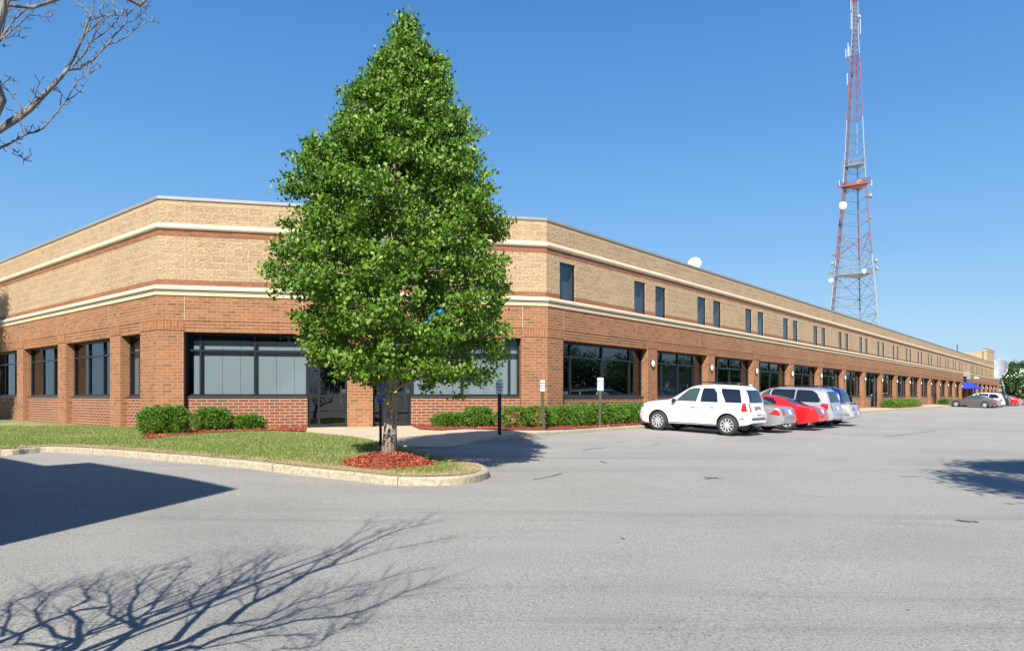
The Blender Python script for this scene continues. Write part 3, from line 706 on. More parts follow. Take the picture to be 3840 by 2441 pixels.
for i in range(1750):
    z = np.interp(random.random() ** .9, [0, 1], [pz[-2], pz[1]]); cx, rr = crown(z)
    if random.random() > (rr / 2.35) ** .8 + .12: continue
    az = random.uniform(0, 2 * math.pi); lump = 1 + .04 * math.sin(2 * az + z * 3.1) + .04 * math.sin(5 * az - z * 4.7)
    if math.sin(az * 3 + z * 4.2) + math.sin(az * 5.3 - z * 3.1 + 1) < -.85: continue
    z += .12 * math.sin(z * 11 + az * 2)
    k = rr * random.uniform(.66, .985) * lump; k = min(k, rr * .97)
    cl_c.append((cx + k * math.cos(az), tp.y + k * math.sin(az), z + .05 * math.sin(az * 7)))
cl_c = np.array(cl_c)
cl_c = cl_c[(cl_c[:, 2] < pz[2] + .05) | (np.random.default_rng(2).random(len(cl_c)) < .5)]
for row in cl_c:
    cx, rr = crown(row[2]); d_ = math.hypot(row[0] - cx, row[1] - tp.y)
    if d_ > rr * .93 and row[2] > pz[6]: row[0] = cx + (row[0] - cx) * rr * .93 / d_; row[1] = tp.y + (row[1] - tp.y) * rr * .93 / d_
V, Fc = leaves(cl_c, .080, (.088, .088, .058), 42, 1.0)
cr_o = link('crown', np_mesh('crown', V, Fc), M['leaf'], tree)
tr.build('trunk', M['bark'], tree, smooth=True, uv=False)
sb_ = MB(); pc = Vector(((1652 - HX) / F * 10.55, 10.55, (HY - 1165) / F * 10.55)); rs = random.Random(4)
gx = [[pc + Vector(((i - 3) * .015 + rs.gauss(0, .008), rs.gauss(0, .02), (j - 1) * .024 + rs.gauss(0, .012) - abs(i - 3) * .006)) for i in range(7)] for j in range(3)]
for j in range(2):
    for i in range(6): sb_.quad(gx[j][i], gx[j][i + 1], gx[j + 1][i + 1], gx[j + 1][i])
for k in range(2): q_ = pc + Vector((-.18 - .05 * k, .02, -.13 - .06 * k)); sb_.quad(q_, q_ + Vector((.03, 0, .01)), q_ + Vector((.025, .01, .035)), q_ + Vector((-.005, 0, .03))); sb_.tube([pc + Vector((-.06, .03, 0)), q_], .003, 3)
M['bluefilm'] = simple('blue_plastic', (.02, .22, .75), .3); tag(sb_.build('plastic_scrap', M['bluefilm'], uv=False), 'torn bright blue plastic scrap caught in the leaves of the tall green tree', 'litter')
# mulch mound
mm = MB(); nr = 9; na = 48; rows_ = []
for i in range(nr + 1):
    t = i / nr; ring = []
    for k in range(na):
        a = 2 * math.pi * k / na; rr = (.86 + .06 * math.sin(3 * a) + .04 * math.sin(7 * a + 1)) * t; x = tp.x + .02 + rr * math.cos(a); y = tp.y + rr * math.sin(a) * .95
        ring.append((x, y, raised(x, y) + .012 + .235 * (1 - t) ** .85 * (1 if t < 1 else 0) + random.uniform(-.012, .012)))
    rows_.append(ring)
for i in range(nr):
    for k in range(na): mm.quad(rows_[i][k], rows_[i + 1][k], rows_[i + 1][(k + 1) % na], rows_[i][(k + 1) % na])
mo = mm.build('mulch_mound', M['mulch'], smooth=True); tag(mo, 'red bark mulch heaped around the foot of the tall green tree', 'mulch', kind='stuff')
def chips(name, fn, n, size, parent=None):
    pts_ = np.array([fn() for _ in range(n)]); d = RNG.normal(0, 1, (n, 3)); d[:, 2] *= .35; d /= np.linalg.norm(d, axis=1)[:, None]
    s = np.cross(d, RNG.normal(0, 1, (n, 3)) * [.3, .3, 1]); s /= np.linalg.norm(s, axis=1)[:, None]
    L = size * RNG.uniform(.4, 1.4, (n, 1)); W_ = L * .22
    V = np.stack([pts_ - d * L - s * W_, pts_ + d * L - s * W_, pts_ + d * L + s * W_, pts_ - d * L + s * W_], 1).reshape(-1, 3)
    return link(name, np_mesh(name, V, np.arange(n * 4).reshape(-1, 4)), M['chip'], parent)
def mound_pt():
    a = random.uniform(0, 6.283); t = math.sqrt(random.random()) * 1.05; x = tp.x + .02 + .86 * t * math.cos(a); y = tp.y + .84 * t * math.sin(a)
    return (x, y, raised(x, y) + .02 + .235 * max(0, 1 - t) ** .85)
chips('bark_chips', mound_pt, 3800, .028, mo)
def rnd_in(poly, zf):
    xs = [p[0] for p in poly]; ys = [p[1] for p in poly]
    def f():
        while True:
            x = random.uniform(min(xs), max(xs)); y = random.uniform(min(ys), max(ys))
            if inside(poly, x, y): return (x, y, zf(x, y))
    return f
tag(chips('bark_chips', rnd_in(bed_poly, lambda x, y: bed_z(x, y) + .01), 2600, .035), 'loose red bark chips on the bed at the left entrance window', 'mulch', kind='stuff')
tag(chips('bark_chips', rnd_in(rbed, lambda x, y: raised(x, y) + .03), 3500, .035), 'loose red bark chips along the hedge bed', 'mulch', kind='stuff')
# grass blades
def grass():
    tris = []; n = 0; xs = [p[0] for p in lawn_poly]; pts_ = []; dry = []
    import itertools
    edge = np.array([(q.x, q.y) for q in INNER[:kt]])
    while n < 90000:
        D = random.uniform(10.8, 26); r = random.uniform(-.745, .03); x = r * D; y = D
        if not inside(lawn_poly, x, y): continue
        if random.random() > (13.0 / D) ** 1.2 + .1: continue
        if (x - tp.x) ** 2 + (y - tp.y) ** 2 < .55: continue
        pts_.append((x, y, lawn_z(x, y)))
        n += 1
    p = np.array(pts_); dd = np.full(len(p), 9.0)
    for e in edge: dd = np.minimum(dd, np.hypot(p[:, 0] - e[0], p[:, 1] - e[1]))
    pn = np.sin(p[:, 0] * 1.3 + 1.7 * np.sin(p[:, 1] * .9)) * .5 + np.sin(p[:, 0] * .6 - p[:, 1] * 1.1) * .5
    dryp = np.clip(1.15 - dd / .62, 0, 1) * .95 + np.clip(pn - .35, 0, 1) * .55 + .04
    isdry = RNG.random(len(p)) < dryp
    keep = ~((dd < .30) & (RNG.random(len(p)) < .6))
    p = p[keep]; isdry = isdry[keep]; n = len(p)
    h = np.where(isdry, .02, .042)[:, None] * RNG.uniform(.5, 1.3, (n, 1)); a = RNG.uniform(0, 6.283, n); w = .008
    dx = np.stack([np.cos(a) * w, np.sin(a) * w, np.zeros(n)], 1); tip = p + np.concatenate([RNG.normal(0, .016, (n, 2)), h], 1)
    V = np.stack([p - dx, p + dx, tip], 1).reshape(-1, 3)
    return np_mesh('grass', V, np.arange(n * 3).reshape(-1, 3), mats=isdry.astype(int))
gme = grass(); go = link('grass', gme, [M['grassblade'], M['strawblade']]); tag(go, 'short mown green grass with straw coloured dry edges on the lawn', 'grass', kind='stuff')

# shrubs ---------------------------------------------------------
def shrub_mesh(blobs, n, size=.055, name='foliage'):
    """blobs: (cx, cy, cz, rx, ry, rz)"""
    C = []; D = []
    tot = sum(b[3] * b[5] + b[4] * b[5] + b[3] * b[4] for b in blobs)
    for b in blobs:
        k = int(n * (b[3] * b[5] + b[4] * b[5] + b[3] * b[4]) / tot)
        d = RNG.normal(0, 1, (k, 3)); d /= np.linalg.norm(d, axis=1)[:, None]
        d[:, 2] = np.where(d[:, 2] < -.75, -d[:, 2], d[:, 2])
        rr = RNG.uniform(.72, 1.05, (k, 1)) ** .5 * (1 + .10 * np.sin(d[:, :1] * 7 + d[:, 1:2] * 5) * np.cos(d[:, 2:3] * 6))
        C.append(np.array(b[:3]) + d * rr * np.array(b[3:])); D.append(d)
    C = np.concatenate(C); D = np.concatenate(D); m = len(C)
    V = []
    dirs = D * 1.0 + RNG.normal(0, .55, (m, 3)) + [0, 0, .45]; dirs /= np.linalg.norm(dirs, axis=1)[:, None]
    parts = []
    for j in range(5):
        dj = dirs + RNG.normal(0, .5, (m, 3)); dj /= np.linalg.norm(dj, axis=1)[:, None]
        s = np.cross(dj, RNG.normal(0, 1, (m, 3))); s /= np.linalg.norm(s, axis=1)[:, None]
        L = size * RNG.uniform(.7, 1.5, (m, 1)); b0 = C + RNG.normal(0, .012, (m, 3))
        V = np.stack([b0 - s * L * .16, b0 + s * L * .16, b0 + dj * L + s * L * .06, b0 + dj * L - s * L * .06], 1).reshape(-1, 3)
        parts.append((V, np.arange(m * 4).reshape(-1, 4)))
    V, Fc = merge(parts); return np_mesh(name, V, Fc)
def shrub(cx_px, base_px, half_px, top_px, label, group=None, depth=.5, n=2200, lobes=5):
    b = unp(cx_px, base_px, raised); D = b.y + depth; s = D / F
    c = Vector(((cx_px - HX) * s, D)); h = (HY - top_px) * s - b.z; rx = half_px * s
    o = empty('yew_shrub', (0, 0, 0), label, 'shrub', group); blobs = []
    for i in range(lobes):
        a = 6.283 * i / lobes + .4; k = .42 if lobes > 1 else 0
        blobs.append((c.x + math.cos(a) * rx * k, c.y + math.sin(a) * depth * k, b.z + h * random.uniform(.44, .50), rx * .62, depth * .65, h * random.uniform(.46, .54)))
    blobs.append((c.x, c.y, b.z + h * .45, rx * .85, depth * .8, h * .5))
    link('foliage', shrub_mesh(blobs, n), M['yew'], o)
    st = MB()
    for i in range(7):
        a = i * .9; st.tube([(c.x + .04 * math.cos(a), c.y + .04 * math.sin(a), b.z - .02), (c.x + rx * .5 * math.cos(a), c.y + depth * .5 * math.sin(a), b.z + h * .6)], [.014, .006], 4)
    st.build('stems', M['barebark'], o, uv=False); core = MB()
    return o
shrub(616, 1632, 98, 1524, 'largest and leftmost dark green shrub at the brick corner', 'low shrubs in the left mulch bed', .62, 3200)
shrub(797, 1617, 74, 1531, 'middle rounded shrub in front of the left entrance window', 'low shrubs in the left mulch bed', .5, 2400)
shrub(932, 1613, 62, 1557, 'smallest flattened shrub of the three by the left window', 'low shrubs in the left mulch bed', .4, 1500)
shrub(1690, 1602, 76, 1549, 'low spreading shrub right of the doors behind the tree', 'shrubs right of the doors', .42, 1700)
shrub(1796, 1602, 62, 1528, 'taller shrub left of the gap beside the shaded parking sign', 'shrubs right of the doors', .45, 1900)
hg = empty('hedge', (0, 0, 0), 'long clipped bright green hedge in front of the large corner window', 'hedge'); blobs = []
a0 = uv_of(*unp(1900, 1612, raised).xy); 
hp = [unp(1925, 1606, raised).xy + Vector((0, .45)), unp(2020, 1604, raised).xy + Vector((0, .45))] + [P(u, 1.25) for u in (-.6, .2, 1.0, 1.8, 2.6, 3.4, 4.2, 5.0, 5.8, 6.6)]
for i, p in enumerate(hp):
    z = raised(p.x, p.y); blobs.append((p.x, p.y, z + .33 + random.uniform(-.02, .02), .62, .50, .38 + random.uniform(-.03, .04)))
    q = p + Vector((random.uniform(-.3, .3), random.uniform(-.2, .1))); blobs.append((q.x, q.y, z + .30, .5, .45, .33))
link('foliage', shrub_mesh(blobs, 9500, .062), M['yew'], hg)
st = MB()
for p in hp:
    z = raised(p.x, p.y); st.tube([(p.x, p.y, z - .03), (p.x + .1, p.y, z + .4)], [.02, .01], 4)
st.build('stems', M['barebark'], hg, uv=False)
for a, b, v, lab in ((49.5, 61.5, 1.0, 'low clipped hedge on the bed between two far doors'), (80, 83, 1.0, 'small hedge left of the dark grey sedan')):
    h2 = empty('hedge', (0, 0, 0), lab, 'hedge', 'far hedges along the facade'); blobs = []; u = a
    while u < b:
        p = P(u, v); z = raised(p.x, p.y); blobs.append((p.x, p.y, z + .3, .75, .55, .38 + random.uniform(-.05, .05))); u += .8
    link('foliage', shrub_mesh(blobs, 2500, .09), M['yew'], h2)
    mb_ = sheet('mulch_bed', [tuple(P(a - 1, .0)), tuple(P(b + 1, 0)), tuple(P(b + 1, 1.9)), tuple(P(a - 1, 1.9))], lambda x, y: raised(x, y) + .02, 1.0)
    tag(link('mulch_bed', mb_, M['mulch']), 'red mulch under the ' + ('low clipped hedge between two far doors' if a < 70 else 'small hedge left of the grey sedan'), 'mulch', kind='stuff')

# ------------------------------------------------------------------ generic leafy trees
def leafy(name, loc, h, rad_, mat, n=260, per=26, size=.16, trunk_h=None, shape=1.0, seed=1):
    rg = np.random.default_rng(seed); o = empty(name, loc); th = trunk_h or h * .25
    C = []; t_ = MB(); t_.tube([(0, 0, -.2), (.05, 0, h * .4), (0, .05, h * .85)], [h * .022, h * .015, .02], 8)
    for i in range(16):
        a = i * 2.4; z0 = th + (h - th) * .6 * i / 16; r_ = rad_ * .75
        t_.tube([(0, 0, z0), (r_ * .5 * math.cos(a), r_ * .5 * math.sin(a), z0 + .2 * r_), (r_ * math.cos(a), r_ * math.sin(a), z0 + .5 * r_)], [h * .008, h * .005, .01], 4, False)
    lob = [(rg.normal(0, .45, 3), rg.uniform(.35, .6)) for _ in range(14)]
    for i in range(n):
        l, s_ = lob[i % 14]; d = rg.normal(0, 1, 3); d /= np.linalg.norm(d); p = l * [1, 1, .8] + d * s_ * rg.uniform(.6, 1)
        q = np.linalg.norm(p); 
        if q > 1: p /= q * rg.uniform(1, 1.1)
        k = 1 - shape * .3 * p[2]
        C.append((p[0] * rad_ * k, p[1] * rad_ * k, th + (h - th) * (.5 + .5 * p[2])))
    V, Fc = leaves(C, size, (rad_ * .10,) * 3, per, .4, rg)
    link('crown', np_mesh('crown', V, Fc), mat, o); t_.build('trunk', M['barebark'], o, smooth=True, uv=False)
    return o
def place(o, x, y, z, s=1.0, rz=0.0, sz=None):
    o.matrix_world = Matrix.Translation((x, y, z)) @ Matrix.Rotation(rz, 4, 'Z') @ Matrix.Diagonal((s, s, sz or s, 1))
# trees that throw the shadow on the right and the leafy shadow on the left wall
t1 = leafy('shade_tree', (0, 0, 0), 10.6, 3.1, M['treeleaf'], 620, 55, .15, 5.2, .4, 3); place(t1, 9.35, 1.7, lot(9.35, 1.7), 1.06)
tag(t1, 'leafy tree just outside the frame whose shadow falls on the asphalt at the right', 'tree', 'shade trees around the camera')
t2 = copy_tree(t1); place(t2, -26.1, 29.0, raised(-26.1, 29.0), .88, 2.0); tag(t2, 'leafy tree beyond the left edge shading the left brick wall', 'tree')
t3 = copy_tree(t1); place(t3, -14.6, 14.6, raised(-14.6, 14.6) - .4, .30, 1.0); tag(t3, 'small young tree beyond the left edge shading the curb', 'tree')  # unseen tree added to cast the small shadow on the curb
# row of trees across the lot: reflected in the long glass front
big = leafy('shade_tree', (0, 0, 0), 9.5, 4.4, M['conifer'], 420, 30, .30, 1.6, .6, 5); k = 0
for u in list(range(-10, 260, 8)):
    o = big if k == 0 else copy_tree(big); k += 1
    v = 38 + 4 * math.sin(u * 1.7); p = P(u + 2 * math.sin(u), v)
    place(o, p.x, p.y, lot_uv(u, v), (.85 + .25 * math.sin(u * 2.1)), u * 1.3)
    tag(o, 'dark leafy tree across the lot mirrored in the long glass front', 'tree', 'trees across the parking lot')
for (x, y, s_) in ((-14, -22, 1.1), (-4, -30, 1.2), (6, -26, 1.0), (16, -20, 1.1), (-27, -12, 1.0), (-34, 4, .95)):
    o = copy_tree(big); place(o, x, y, -1.6, s_ * .9, x); tag(o, 'dark leafy tree behind the camera mirrored in the corner windows', 'tree', 'trees behind the camera')
# neighbouring building: throws the big shadow at the left
nb = empty('neighbour_building', (0, 0, 0), 'brick building just outside the left edge that throws the large shadow', 'building')
sc_ = unp(892, 1832); hgt = 7.4; k_ = Vector((sc_.x - SUNV.x * hgt, sc_.y - SUNV.y * hgt))
NBT = lambda a, b, z: (k_.x + DL.x * a - DR.x * b, k_.y + DL.y * a - DR.y * b, z)
m_ = MB(); zt_ = lot(sc_.x, sc_.y) + hgt
m_.box(0, 5.6, 0, 14, -2, zt_, NBT); m_.box(5.6, 16, 0, 14, -2, zt_ - .75, NBT); m_.build('wall', M['brick'], nb)
m_ = MB()
for i in range(4):
    m_.box(1.2 + i * 3.6, 3.6 + i * 3.6, -.03, -.005, -.4, 1.4, NBT); m_.box(1.2 + i * 3.6, 3.6 + i * 3.6, -.03, -.005, 2.8, 4.4, NBT)
m_.build('window', M['carglass'], nb)

# ------------------------------------------------------------------ bare tree (upper left, and its shadow)
bt = empty('bare_tree', (0, 0, 0), 'leafless tree whose bare branches reach in at the upper left', 'tree'); bm_ = MB()
def wp(px, py, D): return Vector(((px - HX) / F * D, D, (HY - py) / F * D))
def vis(p, mg=30):
    if p.y < .2: return False
    x = HX + F * p.x / p.y; y = HY - F * p.z / p.y
    return -mg < x < 3840 + mg and y > -mg
s2 = 700 / 1531
def bp(pts_, D0, D1, r0, r1, n=6):
    q = []; L = len(pts_)
    for i, (x, y) in enumerate(pts_):
        t = i / (L - 1); q.append(wp(x * s2, y * s2, D0 + (D1 - D0) * t))
    bm_.tube(q, [(r0 + (r1 - r0) * i / (L - 1)) * .52 for i in range(L)], n, False); return q
bran = [
 ([(-260, 1250), (-120, 1150), (0, 1070), (150, 975), (250, 895), (340, 800), (420, 720), (500, 630), (560, 560)], 3.0, 3.4, .030, .017),
 ([(-120, 1130), (40, 1010), (190, 915), (330, 800), (450, 690)], 3.05, 3.3, .016, .010),
 ([(560, 560), (620, 450), (665, 340), (700, 240), (715, 180), (745, 125), (700, 70), (640, 30), (600, -40)], 3.4, 3.55, .012, .004),
 ([(680, 320), (720, 250), (740, 180), (745, 120), (765, 60), (770, -30)], 3.5, 3.6, .008, .005),
 ([(560, 575), (640, 565), (700, 530), (770, 485), (820, 425), (880, 370), (930, 300), (990, 240), (1040, 180), (1045, 120), (1100, 60), (1160, 10)], 3.4, 3.8, .014, .004),
 ([(880, 370), (960, 345), (1040, 300), (1100, 250), (1150, 210), (1210, 180), (1280, 180), (1300, 160)], 3.6, 3.8, .008, .003),
 ([(1030, 190), (1090, 175), (1150, 130), (1200, 80), (1215, 10)], 3.75, 3.85, .006, .003),
 ([(600, 540), (640, 500), (690, 440), (730, 370), (770, 300), (800, 240), (850, 170), (880, 130), (885, 60), (870, -20)], 3.45, 3.6, .010, .004),
 ([(770, 325), (830, 290), (890, 240), (930, 200), (970, 150), (960, 90), (930, 20), (900, -30)], 3.55, 3.7, .008, .004),
 ([(720, 265), (780, 215), (840, 160), (885, 130), (960, 125), (1030, 140)], 3.55, 3.65, .007, .003),
 ([(700, 185), (770, 160), (850, 130), (890, 125), (990, 130), (1040, 90), (1050, 30), (1030, -20)], 3.55, 3.7, .006, .003),
 ([(790, 250), (795, 150), (815, 80), (860, 20), (880, -30)], 3.6, 3.7, .005, .003),
 ([(-200, 1300), (0, 1215), (60, 1190), (140, 1140), (230, 1095), (290, 1085), (350, 1055), (410, 990), (480, 900), (540, 830), (610, 790), (660, 740), (700, 680)], 2.9, 3.3, .013, .003),
 ([(540, 830), (590, 740), (630, 665), (690, 635), (740, 610), (800, 560), (840, 500)], 3.2, 3.3, .007, .003),
 ([(495, 865), (505, 770), (465, 715)], 3.2, 3.2, .004, .003), ([(190, 1100), (180, 1050), (160, 1010)], 3.1, 3.1, .004, .003),
 ([(60, 1200), (110, 1225), (160, 1270), (195, 1305), (190, 1350)], 3.0, 3.0, .006, .003), ([(195, 1305), (235, 1285), (265, 1272)], 3, 3, .003, .002),
 ([(190, 910), (150, 830), (70, 750), (20, 690), (0, 665)], 3.1, 3.05, .006, .004), ([(0, 710), (60, 660), (105, 625), (112, 725)], 3.05, 3.05, .005, .002),
 ([(210, 900), (260, 830), (290, 790), (305, 720), (345, 650)], 3.15, 3.2, .005, .003), ([(290, 800), (260, 760), (285, 710)], 3.2, 3.2, .003, .002),
 ([(650, 575), (720, 560), (780, 540), (790, 510)], 3.45, 3.5, .005, .002), ([(590, 600), (625, 660)], 3.35, 3.3, .003, .003),
 ([(-60, 420), (0, 330), (10, 250), (40, 150), (75, 50), (60, -30)], 3.1, 3.2, .012, .007),
 ([(0, 330), (60, 240), (120, 160), (190, 100), (240, 30), (250, -30)], 3.1, 3.25, .010, .005), ([(20, 320), (90, 260), (160, 200), (230, 130), (290, 60), (370, 20), (430, 20), (500, 60)], 3.1, 3.3, .008, .002),
 ([(10, 330), (100, 300), (150, 300), (212, 328)], 3.1, 3.2, .004, .002), ([(130, 260), (180, 240), (255, 228)], 3.1, 3.2, .004, .002), ([(250, 130), (330, 130), (400, 145), (440, 130)], 3.2, 3.3, .004, .002),
 ([(120, 170), (80, 90), (30, 50), (0, 30)], 3.15, 3.15, .004, .002), ([(380, 30), (390, 90), (415, 100)], 3.2, 3.2, .003, .002), ([(0, 375), (40, 370), (20, 400)], 3.1, 3.1, .003, .002),
 ([(650, 400), (690, 420), (680, 470), (640, 500)], 3.5, 3.5, .004, .002), ([(690, 430), (720, 370), (760, 350)], 3.5, 3.5, .004, .002), ([(880, 170), (920, 225), (880, 215)], 3.6, 3.6, .003, .002), ([(1150, 50), (1165, 105), (1200, 70), (1250, 45)], 3.8, 3.8, .003, .002),
 ([(1060, 265), (1015, 232)], 3.75, 3.7, .003, .002), ([(1150, 205), (1160, 170), (1200, 152)], 3.8, 3.8, .003, .002), ([(180, 930), (130, 930), (100, 905)], 3.1, 3.1, .003, .002), ([(570, 545), (540, 505)], 3.4, 3.4, .003, .002), ([(430, 700), (385, 660)], 3.3, 3.3, .003, .002),
]
for b in bran: 
    q = bp(*b)
    for i in range(1, len(q) - 1):   # buds and spurs
        for _ in range(2):
            p = q[i].lerp(q[i + 1], random.random()); d = Vector((random.gauss(0, 1), random.gauss(0, 1), random.gauss(.4, 1))).normalized()
            bm_.tube([p, p + d * .022, p + d * .03 + Vector((0, 0, .008))], [.0022, .0016, .002], 4)
base = Vector((-2.95, 1.75, lot(-2.95, 1.75))); fork = base + Vector((.08, .12, .55))
bm_.tube([base - Vector((0, 0, .1)), base + Vector((.03, .03, .3)), fork], [.14, .11, .095], 10)
bm_.tube([fork, fork + Vector((.1, .4, .7)), wp(-260 * s2, 1250 * s2, 3.0)], [.04, .03, .019], 8); bm_.tube([fork, fork + Vector((.1, .4, .5)), wp(-200 * s2, 1300 * s2, 2.9)], [.025, .016, .009], 7)
bm_.tube([fork, fork + Vector((-.1, .4, .9)), wp(-60 * s2, 420 * s2, 3.1)], [.03, .018, .008], 7)
rgb = random.Random(11)
def grow(p, d, L, r, lv):
    n_ = 4
    for tr_ in range(5):
        q = [p]; dd = (d + Vector((rgb.gauss(0, .25), rgb.gauss(0, .25), rgb.gauss(0, .2))) * (tr_ > 0)).normalized()
        for i in range(n_):
            dd = (dd + Vector((rgb.gauss(0, .10), rgb.gauss(0, .10), .05 + rgb.gauss(0, .08)))).normalized(); q.append(q[-1] + dd * L / n_)
        if not any(vis(x, 15) for x in q): break
    else: return
    rr = [r * (1 - .45 * i / n_) for i in range(n_ + 1)]; bm_.tube(q, rr, 6 if lv < 2 else 4, False)
    if lv >= 5 or r < .0012: return
    for i in range(rgb.choice((2, 3, 3))):
        k = rgb.choice((2, 3, 4, 4)); a = Vector((rgb.gauss(0, 1), rgb.gauss(0, 1), rgb.gauss(0, .7))); a = (a - dd * a.dot(dd)).normalized()
        sp = rgb.uniform(.3, .6); grow(q[k], (dd * math.cos(sp) + a * math.sin(sp)).normalized(), L * rgb.uniform(.62, .85), rr[k] * rgb.uniform(.5, .75), lv + 1)
# limbs placed from the shadow they throw: a point of shadow on the asphalt plus a height gives the limb point
SH = [([(790, 858), (950, 800), (1130, 710), (1260, 620), (1400, 550), (1520, 480), (1640, 430), (1750, 370), (1870, 300), (2000, 250), (2130, 215)], .034),
 ([(540, 858), (650, 775), (720, 690), (870, 640), (1000, 600), (1120, 560), (1250, 500)], .024), ([(880, 800), (1000, 660), (1080, 590), (1160, 530), (1260, 440), (1360, 370)], .022),
 ([(350, 858), (400, 790), (480, 750), (590, 700), (700, 640), (800, 600)], .024), ([(900, 850), (1010, 830), (1180, 770), (1350, 745), (1500, 700), (1700, 680), (1850, 640), (1980, 590), (2130, 530), (2220, 495)], .019),
 ([(1100, 720), (1300, 700), (1500, 610), (1700, 550), (1900, 500), (1970, 480)], .012), ([(380, 800), (360, 720), (365, 640), (410, 600), (430, 560), (500, 500)], .018),
 ([(380, 820), (290, 790), (250, 740), (190, 680), (195, 610), (250, 560)], .016), ([(350, 840), (170, 810), (100, 790), (0, 710), (-80, 640)], .015),
 ([(690, 720), (650, 620), (680, 540), (760, 470), (860, 430)], .015), ([(680, 740), (600, 690), (550, 640), (540, 580), (560, 520)], .014), ([(1420, 540), (1560, 450), (1640, 380), (1780, 280), (1830, 230)], .013),
 ([(1180, 770), (1330, 720), (1480, 660), (1650, 620), (1850, 560)], .011), ([(1640, 430), (1780, 400), (1950, 345), (2110, 320)], .010), ([(950, 640), (980, 560), (1060, 500), (1110, 440)], .010), ([(720, 690), (760, 610), (860, 520), (960, 430)], .013),
 ([(1400, 845), (1600, 820), (1700, 760), (1790, 710)], .006), ([(1000, 830), (1200, 800), (1450, 780), (1600, 775)], .007), ([(1280, 610), (1300, 540), (1290, 480), (1370, 400), (1450, 370)], .010), ([(60, 770), (20, 690), (60, 610), (170, 580)], .010)]
def limb_pt(zx, zy):
    px, py = zx / 1.3378, 1800 + zy / 1.3378; G = unp(px, py); h = 1.05 + 2.75 * cl((G.y - 4.1) / 4.05, 0, 1)
    while h < 4.9:
        p = Vector((G.x + SUNV.x * -h, G.y + SUNV.y * -h, G.z + h))
        if not vis(p, 25): break
        h += .06
    return p
for sp_, r in SH:
    q = [limb_pt(*a) for a in sp_]; qq = []
    for i in range(len(q) - 1):
        for t in (0, .5): qq.append(q[i].lerp(q[i + 1], t) + Vector((rgb.gauss(0, .012), rgb.gauss(0, .012), rgb.gauss(0, .02))))
    qq.append(q[-1]); L_ = len(qq) - 1; bm_.tube(qq, [r * (1 - .82 * i / L_) + .0015 for i in range(L_ + 1)], 7, False)
    if sp_[0][1] > 790: bm_.tube([fork - Vector((0, 0, .1)), fork.lerp(q[0], .5) + Vector((0, 0, .03)), q[0]], [r * 1.35, r * 1.2, r], 7, False)
    for i in range(1, L_ + 1):
        dd = (qq[i] - qq[i - 1]).normalized(); f = i / L_
        for k in range(3 if f > .3 else 1):
            e_ = Vector((rgb.gauss(0, 1), rgb.gauss(0, 1), rgb.gauss(0, .7))); e_ = (e_ - dd * e_.dot(dd)).normalized(); a_ = rgb.uniform(.25, .7)
            grow(qq[i].lerp(qq[i - 1], rgb.random()), (dd * math.cos(a_) + e_ * math.sin(a_)).normalized(), rgb.uniform(.16, .42), max(.0045, r * .26 * (1 - .5 * f)), 2 if rgb.random() < .6 else 3)
# sawn stub
q = [limb_pt(-100, 850), limb_pt(100, 770), limb_pt(250, 700), limb_pt(400, 650), limb_pt(545, 632)]; bm_.tube(q, [.022, .022, .021, .02, .02], 8); bm_.tube([fork, q[0]], [.04, .022], 7, False)
bm_.build('trunk', M['barebark'], bt, smooth=True, uv=False)

# ------------------------------------------------------------------ signs
def text_mesh(body, size, name='lettering'):
    cu = bpy.data.curves.new('t', 'FONT'); cu.body = body; cu.size = size; cu.align_x = 'CENTER'; cu.align_y = 'CENTER'; cu.extrude = .0008; cu.offset = size * .02
    t = bpy.data.objects.new('t', cu); COL.objects.link(t); dg = bpy.context.evaluated_depsgraph_get()
    me = bpy.data.meshes.new_from_object(t.evaluated_get(dg)); me.name = name; bpy.data.objects.remove(t); bpy.data.curves.remove(cu); return me
M['postgreen'] = simple('green_post', (.075, .085, .04), .6); M['letterblack'] = simple('black_lettering', (.03, .04, .06), .6); M['signwhite'] = simple('sign_white', (.78, .79, .80), .4)
M['signblue'] = simple('sign_blue', (.02, .045, .60), .4); M['signline'] = simple('sign_border', (.35, .40, .75), .4)
def rrect(w, h, r, t, cx=0, cz=0, y=0):
    pts_ = []
    for sx, sz, a0 in ((1, 1, 0), (-1, 1, 90), (-1, -1, 180), (1, -1, 270)):
        for k in range(5):
            a = R(a0 + k * 22.5); pts_.append((cx + sx * (w / 2 - r) + r * math.cos(a), cz + sz * (h / 2 - r) + r * math.sin(a)))
    n_ = len(pts_); vs = [(x, y - t / 2, z) for x, z in pts_] + [(x, y + t / 2, z) for x, z in pts_]
    fs = [tuple(range(n_)), tuple(range(2 * n_ - 1, n_ - 1, -1))] + [(i, i + n_, (i + 1) % n_ + n_, (i + 1) % n_) for i in range(n_)]
    return vs, fs
